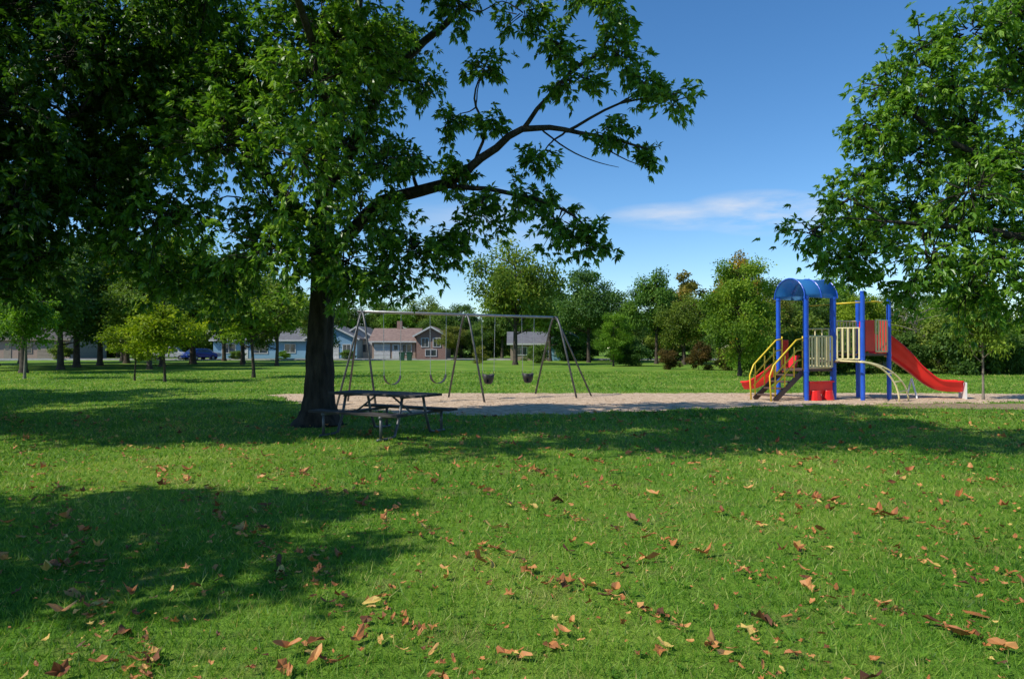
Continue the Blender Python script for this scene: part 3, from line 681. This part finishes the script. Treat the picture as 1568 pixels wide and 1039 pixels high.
for t in (0.62, 0.84):
    c = A0 + (A2 - A0) * t
    zs = 0.46
    for sgn in (-1, 1):
        ch.tube([c + ux_ * 0.24 * sgn, Vector((c.x, c.y, zs + 0.42)) + ux_ * 0.2 * sgn], 0.008, n=4)
        ch.tube([Vector((c.x, c.y, zs + 0.42)) + ux_ * 0.2 * sgn, Vector((c.x, c.y, zs + 0.25)) + ux_ * 0.17 * sgn + pv * 0.1], 0.008, n=4)
    n = 16; rings = []
    for (zz, rr) in ((0.0, 0.07), (0.05, 0.12), (0.16, 0.15), (0.27, 0.17)):
        ring = []
        for k in range(n):
            a = 2 * math.pi * k / n
            lift = 0.05 * abs(math.cos(a)) if zz > 0.2 else 0
            ring.append(Vector((c.x, c.y, zs + zz + lift)) + ux_ * rr * 1.15 * math.cos(a) + pv * rr * math.sin(a))
        rings.append(ring)
    vs = [p for rg in rings for p in rg]; fs = [tuple(range(n))[::-1]]
    for i in range(3):
        for k in range(n):
            if i == 1 and k % 16 in (10, 13): continue
            fs.append((i * n + k, i * n + (k + 1) % n, (i + 1) * n + (k + 1) % n, (i + 1) * n + k))
    bk.add(vs, fs)
ch.obj('chains', M_steel, sw)
st.obj('belt_seats', M_rubber, sw)
ob = bk.obj('bucket_seats', M_rubber, sw, smooth=True)
sm = ob.modifiers.new('thick', 'SOLIDIFY'); sm.thickness = 0.02

# ------------------------------------------------------------------ playground structure
pg = empty('playground_structure')
U = Vector((0.916, 0.402, 0)); N = Vector((-0.402, 0.916, 0)); S = 1.135
Fp = Vector((8.9, 21.5, 0)); Lp = Fp + N * S; Rp = Fp + U * S; Bp = Fp + N * S + U * S
F2 = Vector((10.65, 21.6, 0)); R2 = F2 + U * S; L2 = F2 + N * S; B2 = F2 + N * S + U * S
Z = Vector((0, 0, 1))
po = MB()
for p in (Fp, Lp, Rp, Bp): po.tube([p - Z * .05, p + Z * 3.14], 0.066, n=16)
for p, h in ((F2, 3.28), (R2, 3.08), (L2, 3.2), (B2, 3.08)): po.tube([p - Z * .05, p + Z * h], 0.066, n=16)
po.obj('blue_posts', M_blue, pg, smooth=False)
cp = MB()
for p, h in ((F2, 3.28), (R2, 3.08), (L2, 3.2), (B2, 3.08)): cp.tube([p + Z * h, p + Z * (h + 0.04)], 0.076, n=14)
for p in (Fp, Lp, Rp, Bp):
    cp.tube([p + Z * 3.08, p + Z * 3.16], 0.078, n=14)
    for hz in (0.86, 1.9): cp.tube([p + Z * hz, p + Z * (hz + 0.05)], 0.076, n=14)
for p in (F2, R2, L2, B2):
    for hz in (1.34, 2.4): cp.tube([p + Z * hz, p + Z * (hz + 0.05)], 0.076, n=14)
cp.obj('post_caps', M_blue, pg)
# canopy
cn = MB(); n = 14; R_ = S / 2 + 0.04; cen = Fp + N * S / 2 + Z * 3.12
for (o0, o1) in ((-0.1, S + 0.1),):
    vs = []
    for k in range(n + 1):
        a = math.pi * k / n
        off = N * (-R_ * math.cos(a)) + Z * (R_ * 1.0 * math.sin(a))
        vs += [cen + U * o0 + off, cen + U * o1 + off]
    cn.add(vs, [(2 * k, 2 * k + 1, 2 * k + 3, 2 * k + 2) for k in range(n)])
M_canopy, cnt, cb_, cout = nodes_of('blue_canopy_plastic')
cb_.inputs['Base Color'].default_value = (0.05, 0.25, 0.6, 1); cb_.inputs['Roughness'].default_value = 0.25
ctl = cnt.nodes.new('ShaderNodeBsdfTranslucent'); ctl.inputs[0].default_value = (0.15, 0.4, 0.7, 1)
cms = cnt.nodes.new('ShaderNodeMixShader'); cms.inputs[0].default_value = 0.45
cnt.links.new(cb_.outputs[0], cms.inputs[1]); cnt.links.new(ctl.outputs[0], cms.inputs[2]); cnt.links.new(cms.outputs[0], cout.inputs['Surface'])
ob = cn.obj('barrel_canopy', M_canopy, pg, smooth=True); sm = ob.modifiers.new('thick', 'SOLIDIFY'); sm.thickness = 0.02
cr_ = MB()
for o in (-0.11, S / 2, S + 0.11):
    pts = [cen + U * o + N * (-(R_ + .01) * math.cos(math.pi * k / n)) + Z * ((R_ + .01) * math.sin(math.pi * k / n)) for k in range(n + 1)]
    cr_.tube(pts, 0.018, n=6)
cr_.obj('canopy_ribs', M_blue, pg)
# decks
def slab(mb, o, zt, su, sn, th=0.07, mi=0):
    c = o + U * su / 2 + N * sn / 2
    mb.box((c.x, c.y, zt - th / 2), (su, sn, th), rz=math.atan2(U.y, U.x), mi=mi)
dk = MB(); slab(dk, Fp, 0.95, S, S); slab(dk, F2, 1.42, S, S)
mid = (Rp + L2 + F2 + Bp) / 4
dk.box((mid.x, mid.y, 1.17), (0.55, 1.0, 0.06), rz=math.atan2(U.y, U.x) - 0.1)
dk.obj('decks', M_brown, pg, bevel=0.01)
def barpanel(mb, a, b, z0, z1, nb, r=0.016, inset=0.09):
    dv = (b - a).normalized(); a = a + dv * inset; b = b - dv * inset
    mb.tube([a + Z * z0, b + Z * z0], 0.022, n=8); mb.tube([a + Z * z1, b + Z * z1], 0.022, n=8)
    for k in range(nb):
        p = a.lerp(b, k / (nb - 1)); mb.tube([p + Z * z0, p + Z * z1], r, n=6)
cm = MB()
barpanel(cm, Fp, Rp, 1.0, 1.95, 8, 0.034); barpanel(cm, Rp, Bp, 1.02, 1.95, 6, 0.02)
barpanel(cm, L2, B2, 1.48, 2.45, 8, 0.02)
barpanel(cm, Rp + Z * 0.0, F2, 1.25, 2.2, 5, 0.03)
barpanel(cm, Bp + Z * 0.0, L2, 1.25, 2.2, 4, 0.024)
a = F2 + U * 0.5; barpanel(cm, a, R2, 1.48, 2.45, 5, 0.024, 0.07)
cm.obj('bar_panels', M_cream, pg)
rp = MB(); an = math.atan2(U.y, U.x)
c = F2 + U * 0.3; rp.box((c.x, c.y, 1.97), (0.4, 0.035, 0.95), rz=an)
c = Fp + U * S / 2; rp.box((c.x, c.y, 0.36), (S - 0.18, 0.05, 0.36), rz=an)
for k in (-1, 1):
    c2 = Fp + U * (S / 2 + k * 0.26)
    rp.tube([Vector((c2.x, c2.y, 0.0)) - N * .03, Vector((c2.x, c2.y, 0.3)) - N * .03], [0.2, 0.15], n=12)
c = Fp + U * S / 2; rp.box((c.x, c.y, 0.56), (S - 0.14, 0.16, 0.04), rz=an)
c = Lp + U * 0.26; rp.box((c.x, c.y, 1.42), (0.3, 0.035, 0.85), rz=an)
c = R2 + N * 0.18; rp.box((c.x, c.y, 1.95), (0.03, 0.26, 1.0), rz=an)
c = B2 - N * 0.18; rp.box((c.x, c.y, 1.95), (0.03, 0.26, 1.0), rz=an)
rp.obj('red_panels', M_red, pg, bevel=0.012)
def slide(name, path, wdt, hs, hood=0.0):
    pts = [Vector(p) for p in path]
    fine = []
    for i in range(len(pts) - 1):
        for k in range(6):
            t = k / 6; p0 = pts[max(i - 1, 0)]; p1 = pts[i]; p2 = pts[i + 1]; p3 = pts[min(i + 2, len(pts) - 1)]
            fine.append(0.5 * ((2 * p1) + (p2 - p0) * t + (2 * p0 - 5 * p1 + 4 * p2 - p3) * t * t + (3 * p1 - p0 - 3 * p2 + p3) * t ** 3))
    fine.append(pts[-1])
    mb = MB(); vs = []
    nn = len(fine)
    for i, p in enumerate(fine):
        tt = (fine[min(i + 1, nn - 1)] - fine[max(i - 1, 0)]); tt.z = 0; tt.normalize()
        sd = tt.cross(Z)
        h = hs[0] + (hs[1] - hs[0]) * min(1, i / (nn - 1) * 1.3)
        prof = [(-wdt / 2 - 0.07, h - 0.05), (-wdt / 2 - 0.05, h), (-wdt / 2, h), (-wdt / 2 + 0.02, h * 0.5), (-wdt / 2 + 0.08, 0.06), (-wdt / 4, 0.0), (0, -0.01),
                (wdt / 4, 0.0), (wdt / 2 - 0.08, 0.06), (wdt / 2 - 0.02, h * 0.5), (wdt / 2, h), (wdt / 2 + 0.05, h), (wdt / 2 + 0.07, h - 0.05)]
        for a, b in prof: vs.append(p + sd * a + Z * b)
    m = 13
    fs = [(i * m + k, i * m + k + 1, (i + 1) * m + k + 1, (i + 1) * m + k) for i in range(nn - 1) for k in range(m - 1)]
    mb.add(vs, fs)
    ob = mb.obj(name, M_red, pg, smooth=True)
    sm = ob.modifiers.new('thick', 'SOLIDIFY'); sm.thickness = 0.025; sm.offset = 0
    return ob
s0 = (R2 + B2) / 2
slide('wave_slide', [(s0.x, s0.y, 1.42), (s0.x + 0.4, s0.y + 0.1, 1.4), (12.6, 22.75, 0.92), (13.1, 22.7, 0.5), (13.55, 22.62, 0.26), (14.15, 22.45, 0.22)], 0.56, (0.68, 0.34))
s1 = Lp + U * S * 0.5
slide('small_slide', [(s1.x, s1.y, 0.95), (s1.x - 0.1, s1.y + 0.25, 0.93), (s1.x - 0.42, s1.y + 0.75, 0.55), (s1.x - 0.75, s1.y + 1.25, 0.25), (s1.x - 0.95, s1.y + 1.55, 0.2)], 0.5, (0.4, 0.26))
ws = MB()
ws.box((14.2, 22.42, 0.26), (0.05, 0.66, 0.52), rz=-0.28)
ws.tube([(12.75, 22.4, 0.0), (12.75, 22.7, 0.62)], 0.028, n=8); ws.tube([(12.75, 23.0, 0.0), (12.75, 22.7, 0.62)], 0.028, n=8)
ws.obj('slide_supports', M_white, pg)
ac = MB()
rails = []
for (sx, sy, ex, ey) in ((10.35, 21.28, 11.95, 21.45), (10.2, 20.85, 11.4, 20.95)):
    pts = []
    for k in range(13):
        a = math.pi / 2 * k / 12
        pts.append(Vector((sx + (ex - sx) * math.sin(a), sy + (ey - sy) * math.sin(a), 1.18 * math.cos(a))))
    rails.append(pts); ac.tube(pts, 0.026, n=8)
for k in range(2, 12, 2):
    ac.tube([rails[0][k], rails[1][k]], 0.019, n=6)
ac.tube([rails[1][0], F2 + Z * 1.2], 0.026, n=8); ac.tube([rails[0][0], Rp + Z * 1.2], 0.026, n=8)
ac.obj('arched_climber', M_cream, pg, smooth=True)
yp = MB()
yp.tube([Rp + Z * 2.95, F2 + Z * 2.98], 0.022, n=8)
yp.tube([F2 + Z * 2.98, F2.lerp(R2, 0.5) + Z * 3.02, R2 + Z * 2.98], 0.022, n=8)
yp.tube([Bp + Z * 2.95, L2 + Z * 2.98], 0.022, n=8)
stp = MB()
out = -U
for k in range(4):
    zt = 0.76 - k * 0.2; off = 0.16 + k * 0.26
    c = Fp + N * S / 2 + out * off
    stp.box((c.x, c.y, zt), (0.27, 0.72, 0.05), rz=an)
for e0 in (0.15, S - 0.15):
    a = Fp + N * e0
    stp.beam(a + Z * 0.85 + out * 0.02, a + out * 1.12 + Z * 0.02, 0.05, 0.16)
    for hgt in (0.95, 0.62, 0.32):
        yp.tube([a + Z * (0.92 + hgt), a + out * 0.25 + Z * (0.88 + hgt), a + out * 1.15 + Z * (0.12 + hgt)] + ([a + out * 1.3 + Z * 0.75, a + out * 1.25 + Z * 0.0] if hgt > 0.9 else []), 0.024, n=8)
    for t in (0.3, 0.62, 0.95):
        yp.tube([a + out * t * 1.15 + Z * (0.9 - 0.78 * t), a + out * t * 1.15 + Z * (0.95 + 0.9 - 0.78 * t)], 0.02, n=6)
    yp.tube([a + Z * 0.95, a + Z * 1.95], 0.02, n=6)
yp.obj('yellow_handrails', M_yellow, pg, smooth=True)
stp.obj('steps', M_brown, pg, bevel=0.008)

# ------------------------------------------------------------------ picnic table
pt = empty('picnic_table', (-2.38, 13.25, 0), math.radians(-31))
pl = MB()
for k in range(5): pl.box((0, -0.32 + k * 0.16, 0.745), (2.1, 0.145, 0.045))
for sgn in (-1, 1):
    for k in (-1, 1): pl.box((0, sgn * 0.74 + k * 0.075, 0.44), (2.1, 0.14, 0.042))
pl.obj('planks', M_wood, pt, bevel=0.006)
fm = MB()
for xx in (-0.68, 0.68):
    for sgn in (-1, 1):
        fm.tube([(xx, 0.30 * sgn, 0.70), (xx, 0.38 * sgn, 0.36), (xx, 0.5 * sgn, 0.05), (xx, 0.62 * sgn, 0.022), (xx, 0.95 * sgn, 0.022)], 0.026, n=8)
        fm.tube([(xx, 0.86 * sgn, 0.4), (xx, 0.86 * sgn, 0.03)], 0.026, n=8)
    fm.tube([(xx, -0.9, 0.4), (xx, 0.9, 0.4)], 0.026, n=8); fm.tube([(xx, -0.34, 0.71), (xx, 0.34, 0.71)], 0.022, n=8)
    fm.tube([(xx, 0, 0.4), (xx * 0.3, 0, 0.7)], 0.018, n=6)
fm.obj('pipe_frame', M_darksteel, pt, smooth=True)

# ------------------------------------------------------------------ houses
def mat_siding(name, c, lines=6.0, amt=0.25):
    m, nt, b, out = nodes_of(name)
    tc = nt.nodes.new('ShaderNodeTexCoord'); sx = nt.nodes.new('ShaderNodeSeparateXYZ'); nt.links.new(tc.outputs['Object'], sx.inputs[0])
    mm = nt.nodes.new('ShaderNodeMath'); mm.operation = 'MULTIPLY'; mm.inputs[1].default_value = lines; nt.links.new(sx.outputs['Z'], mm.inputs[0])
    fr = nt.nodes.new('ShaderNodeMath'); fr.operation = 'FRACT'; nt.links.new(mm.outputs[0], fr.inputs[0])
    cr = nt.nodes.new('ShaderNodeValToRGB'); cr.color_ramp.elements[0].color = (*[k * (1 - amt) for k in c], 1); cr.color_ramp.elements[1].position = 0.2; cr.color_ramp.elements[1].color = (*c, 1)
    nt.links.new(fr.outputs[0], cr.inputs[0]); nt.links.new(cr.outputs[0], b.inputs['Base Color']); b.inputs['Roughness'].default_value = 0.7
    return m
def mat_brick(name, c1, c2):
    m, nt, b, out = nodes_of(name)
    tc = nt.nodes.new('ShaderNodeTexCoord'); mp = nt.nodes.new('ShaderNodeMapping'); mp.inputs['Rotation'].default_value = (math.radians(90), 0, 0)
    nt.links.new(tc.outputs['Object'], mp.inputs[0])
    br = nt.nodes.new('ShaderNodeTexBrick'); br.inputs['Color1'].default_value = (*c1, 1); br.inputs['Color2'].default_value = (*c2, 1); br.inputs['Mortar'].default_value = (0.35, 0.33, 0.3, 1)
    br.inputs['Scale'].default_value = 4; nt.links.new(mp.outputs[0], br.inputs['Vector']); nt.links.new(br.outputs[0], b.inputs['Base Color']); b.inputs['Roughness'].default_value = 0.85
    return m
M_sid_blue = mat_siding('blue_siding', (0.2, 0.36, 0.5)); M_sid_white = mat_siding('white_siding', (0.5, 0.5, 0.49)); M_sid_tan = mat_siding('tan_siding', (0.42, 0.35, 0.26))
M_brick_red = mat_brick('red_brick', (0.26, 0.12, 0.08), (0.32, 0.17, 0.12)); M_brick_tan = mat_brick('tan_brick', (0.32, 0.2, 0.14), (0.38, 0.26, 0.18))
def mroof(n, a, b): return mat_noise(n, a, b, scale=2.5, rough=0.9, bump=0.3, bscale=12)
M_roof_grey = mroof('grey_shingle', (0.1, 0.1, 0.105), (0.16, 0.16, 0.17)); M_roof_brown = mroof('brown_shingle', (0.17, 0.11, 0.09), (0.26, 0.18, 0.145)); M_roof_dark = mroof('dark_shingle', (0.05, 0.045, 0.04), (0.09, 0.08, 0.07))
M_trim = mat_noise('house_trim', (0.5, 0.5, 0.48), (0.62, 0.62, 0.6), scale=3, rough=0.6)

def block(par, wall, roof, x0, w_, y0, dp, h, rise, axis='x', wins=(), door=None, garage=None, trim=M_trim):
    """one wing: front wall at y0 facing -Y"""
    mb = MB(); x1 = x0 + w_; y1 = y0 + dp
    if axis == 'x':
        ym = (y0 + y1) / 2
        vs = [(x0, y0, 0), (x1, y0, 0), (x1, y1, 0), (x0, y1, 0), (x0, y0, h), (x1, y0, h), (x1, y1, h), (x0, y1, h), (x0, ym, h + rise), (x1, ym, h + rise)]
        fs = [(0, 1, 5, 4), (2, 3, 7, 6), (0, 4, 8, 7, 3), (1, 2, 6, 9, 5)]
    else:
        xm = (x0 + x1) / 2
        vs = [(x0, y0, 0), (x1, y0, 0), (x1, y1, 0), (x0, y1, 0), (x0, y0, h), (x1, y0, h), (x1, y1, h), (x0, y1, h), (xm, y0, h + rise), (xm, y1, h + rise)]
        fs = [(0, 1, 5, 8, 4), (2, 3, 7, 9, 6), (0, 4, 7, 3), (1, 2, 6, 5)]
    mb.add(vs, fs); mb.obj('walls', wall, par)
    rb = MB(); ov = 0.45; th = 0.16
    if axis == 'x':
        half = dp / 2; sl_ = rise / half
        for sgn in (-1, 1):
            ye = (y0 - ov) if sgn < 0 else (y1 + ov); ze = h - ov * sl_ + 0.02; ym = (y0 + y1) / 2; zr = h + rise + 0.02
            v = [(x0 - ov, ye, ze), (x1 + ov, ye, ze), (x1 + ov, ym, zr), (x0 - ov, ym, zr)]
            v += [(a, b, c + th) for a, b, c in v]
            rb.add(v, [(0, 1, 2, 3), (4, 7, 6, 5), (0, 4, 5, 1), (1, 5, 6, 2), (0, 3, 7, 4)])
    else:
        half = w_ / 2; sl_ = rise / half
        for sgn in (-1, 1):
            xe = (x0 - ov) if sgn < 0 else (x1 + ov); ze = h - ov * sl_ + 0.02; xm = (x0 + x1) / 2; zr = h + rise + 0.02
            v = [(xe, y0 - ov, ze), (xe, y1 + ov, ze), (xm, y1 + ov, zr), (xm, y0 - ov, zr)]
            v += [(a, b, c + th) for a, b, c in v]
            rb.add(v, [(0, 1, 2, 3), (4, 7, 6, 5), (0, 4, 5, 1), (1, 5, 6, 2), (0, 3, 7, 4)])
    rb.obj('roof', roof, par)
    tr = MB(); gl = MB()
    if axis == 'x': tr.box(((x0 + x1) / 2, y0 - ov - 0.03, h - ov * sl_ + 0.1), (w_ + 2 * ov, 0.05, 0.2))
    else:
        xm = (x0 + x1) / 2
        for sgn, xe in ((-1, x0 - ov), (1, x1 + ov)):
            tr.beam((xe, y0 - ov - 0.03, h - ov * sl_ + 0.06), (xm, y0 - ov - 0.03, h + rise + 0.06), 0.05, 0.22)
    for (wx, wz, ww, wh) in wins:
        gl.box((x0 + wx, y0 - 0.02, wz), (ww, 0.04, wh))
        for sx in (-1, 1): tr.box((x0 + wx + sx * (ww / 2 + 0.05), y0 - 0.035, wz), (0.1, 0.07, wh + 0.2))
        for sz in (-1, 1): tr.box((x0 + wx, y0 - 0.032, wz + sz * (wh / 2 + 0.05)), (ww, 0.064, 0.1))
        tr.box((x0 + wx, y0 - 0.05, wz), (0.06, 0.03, wh))
    if door: tr.box((x0 + door, y0 - 0.03, 1.05), (1.0, 0.06, 2.1)); gl.box((x0 + door, y0 - 0.07, 1.6), (0.5, 0.02, 0.6))
    if garage:
        gx, gw = garage
        for k in range(4): tr.box((x0 + gx, y0 - 0.04, 0.28 + k * 0.54), (gw, 0.06, 0.5))
    tr.obj('trim', trim, par)
    if gl.v: gl.obj('windows', M_glass, par)

h1 = empty('blue_house', (-42, 100, 0))
block(h1, M_sid_blue, M_roof_grey, 0, 13, 0, 8, 2.7, 1.7, 'x', [(2.2, 1.5, 1.8, 1.2), (6.5, 1.5, 2.2, 1.3), (10.8, 1.5, 1.4, 1.1)], door=4.4)
block(h1, M_sid_blue, M_roof_grey, 13.4, 7, -1, 8, 2.9, 1.7, 'y', [(5.6, 1.5, 1.0, 1.0)], garage=(2.7, 3.6))
mb = MB(); mb.box((5, 4.5, 4.6), (0.8, 0.6, 1.4)); mb.obj('chimney', M_brick_red, h1)
h2 = empty('brick_house', (-75, 98, 0))
block(h2, M_brick_tan, M_roof_dark, 0, 14, 0, 9, 2.8, 1.9, 'x', [(2.5, 1.5, 2, 1.2), (8, 1.5, 1.6, 1.2)], door=5.5, garage=(11.3, 3.4), trim=mat_noise('tan_trim', (0.25, 0.2, 0.14), (0.3, 0.25, 0.18)))
h3 = empty('white_house', (-25.5, 103, 0))
block(h3, M_sid_white, M_roof_grey, 0, 6.2, 0, 9, 2.6, 2.0, 'y', [(1.8, 1.5, 1.2, 1.1), (4.4, 1.5, 1.0, 1.1)])
h4 = empty('brick_house', (-19.3, 98, 0))
block(h4, M_brick_tan, M_roof_brown, 0, 6.0, 0, 8, 2.5, 1.7, 'x', [(4.8, 1.4, 1.2, 1.2)], door=3.3, garage=(1.4, 2.2))
block(h4, M_brick_red, M_roof_brown, 6.2, 4.0, -0.6, 8.4, 3.3, 1.1, 'y', [(1.2, 2.3, 0.9, 1.1), (2.8, 2.3, 0.9, 1.1), (2.0, 0.9, 1.4, 0.8)])
mb = MB(); mb.box((3.2, 4, 4.6), (0.7, 0.6, 1.6)); mb.obj('chimney', M_brick_red, h4)
h5 = empty('gabled_house', (0.4, 88, 0))
block(h5, M_brick_tan, M_roof_grey, -0.6, 4.6, 0.6, 8, 2.1, 1.4, 'x', [(1.3, 1.2, 1.4, 0.9), (3.5, 1.2, 0.8, 0.9)])
block(h5, M_sid_blue, M_roof_grey, 4.1, 4.2, -0.5, 8, 2.4, 1.3, 'y', [(2.9, 1.3, 0.9, 1.0), (1.3, 1.3, 0.9, 1.0)])
h6 = empty('red_roofed_house', (22, 56, 0))
block(h6, M_sid_tan, M_roof_brown, 0, 9, 0, 7, 3.0, 1.9, 'x', [(2, 1.8, 1.4, 1.1), (6, 1.8, 1.4, 1.1)])
mb = MB(); mb.box((1.5, 3.5, 5.0), (0.8, 0.7, 1.2)); mb.obj('chimney', M_brick_red, h6)
s = MB(); s.box((-63.5, 84, 0.0), (4.5, 12, 0.012)); s.box((-26.5, 99.95, 0.0), (4.5, 1.3, 0.012)); s.obj('driveway', M_asphalt)
s = MB(); s.box((-20, 98.6, 0.0), (400, 1.3, 0.02)); s.obj('sidewalk', M_concrete)

# ------------------------------------------------------------------ cars
def car(name, x, y, rz, col, tall=1.45):
    e = empty(name, (x, y, 0.0), rz)
    paint = mat_noise(name + '_paint', tuple(c * 0.9 for c in col), col, scale=1, rough=0.25, spec=0.6)
    prof = [(-2.2, 0.35), (-2.25, 0.7), (-2.1, 0.92), (-1.5, 0.98), (-0.95, tall - 0.06), (-0.4, tall), (0.7, tall - 0.02), (1.35, 0.98 + 0.05), (2.0, 0.9), (2.25, 0.72), (2.25, 0.38)]
    mb = MB(); n = len(prof); vs = []
    for sy in (-1, 1):
        for (a, b) in prof:
            wy = 0.88 if b < 1.0 else 0.88 - 0.2 * (b - 0.95) / (tall - 0.95)
            vs.append((a, sy * wy, b))
    mb.add(vs, [tuple(range(n))[::-1], tuple(range(n, 2 * n))] + [(k, (k + 1) % n, n + (k + 1) % n, n + k) for k in range(n)])
    mb.obj('body', paint, e, bevel=0.05)
    gm = MB()
    for sy in (-1, 1):
        for (a0, a1) in ((-1.15, -0.12), (-0.04, 1.05)):
            b0 = 1.02; b1 = tall - 0.1
            t0 = -0.78 if a0 < -1 else a0; t1 = 0.75 if a1 > 1 else a1
            y0 = sy * (0.88 - 0.2 * (b0 - 0.95) / (tall - 0.95) + 0.012); y1 = sy * (0.88 - 0.2 * (b1 - 0.95) / (tall - 0.95) + 0.012)
            gm.add([(a0, y0, b0), (a1, y0, b0), (t1, y1, b1), (t0, y1, b1)], [(0, 1, 2, 3)])
    gm.add([(-1.46, -.74, 1.03), (-1.46, .74, 1.03), (-1.02, .64, tall - .09), (-1.02, -.64, tall - .09)], [(0, 1, 2, 3)])
    gm.add([(1.32, -.74, 1.08), (1.32, .74, 1.08), (0.82, .64, tall - .05), (0.82, -.64, tall - .05)], [(0, 1, 2, 3)])
    gm.obj('glass', M_glass, e)
    wh = MB()
    for a in (-1.4, 1.4):
        for sy in (-1, 1): wh.tube([(a, sy * 0.68, 0.32), (a, sy * 0.9, 0.32)], 0.32, n=16)
    wh.obj('wheels', M_tire, e)
    hb = MB()
    for a in (-1.4, 1.4):
        for sy in (-1, 1): hb.tube([(a, sy * 0.89, 0.32), (a, sy * 0.915, 0.32)], 0.19, n=12)
    for sy in (-1, 1): hb.box((-2.22, sy * 0.62, 0.74), (0.1, 0.36, 0.14)); hb.box((2.24, sy * 0.62, 0.78), (0.06, 0.3, 0.14))
    hb.obj('hubs_and_lights', M_steel, e)
car('parked_car', -40.2, 91.5, 1.2, (0.02, 0.05, 0.3), 1.5)
car('parked_car', -44.4, 92.5, 0.2, (0.8, 0.8, 0.8), 1.75)
car('parked_car', -41.8, 96, 0.1, (0.3, 0.31, 0.32))
e = empty('wheelie_bin', (-13.3, 86, 0)); mb = MB()
for k in range(2):
    xo = k * 0.9
    mb.add([(xo - .25, -.25, 0.05), (xo + .25, -.25, 0.05), (xo + .25, .25, .05), (xo - .25, .25, .05), (xo - .32, -.34, 1.0), (xo + .32, -.34, 1.0), (xo + .32, .34, 1.0), (xo - .32, .34, 1.0)],
           [(0, 3, 2, 1), (4, 5, 6, 7), (0, 1, 5, 4), (1, 2, 6, 5), (2, 3, 7, 6), (3, 0, 4, 7)])
    mb.box((xo, 0, 1.04), (0.7, 0.74, 0.07))
mb.obj('bins', mat_noise('bin_green', (0.02, 0.07, 0.05), (0.03, 0.1, 0.07), rough=0.5), e)
print('done')
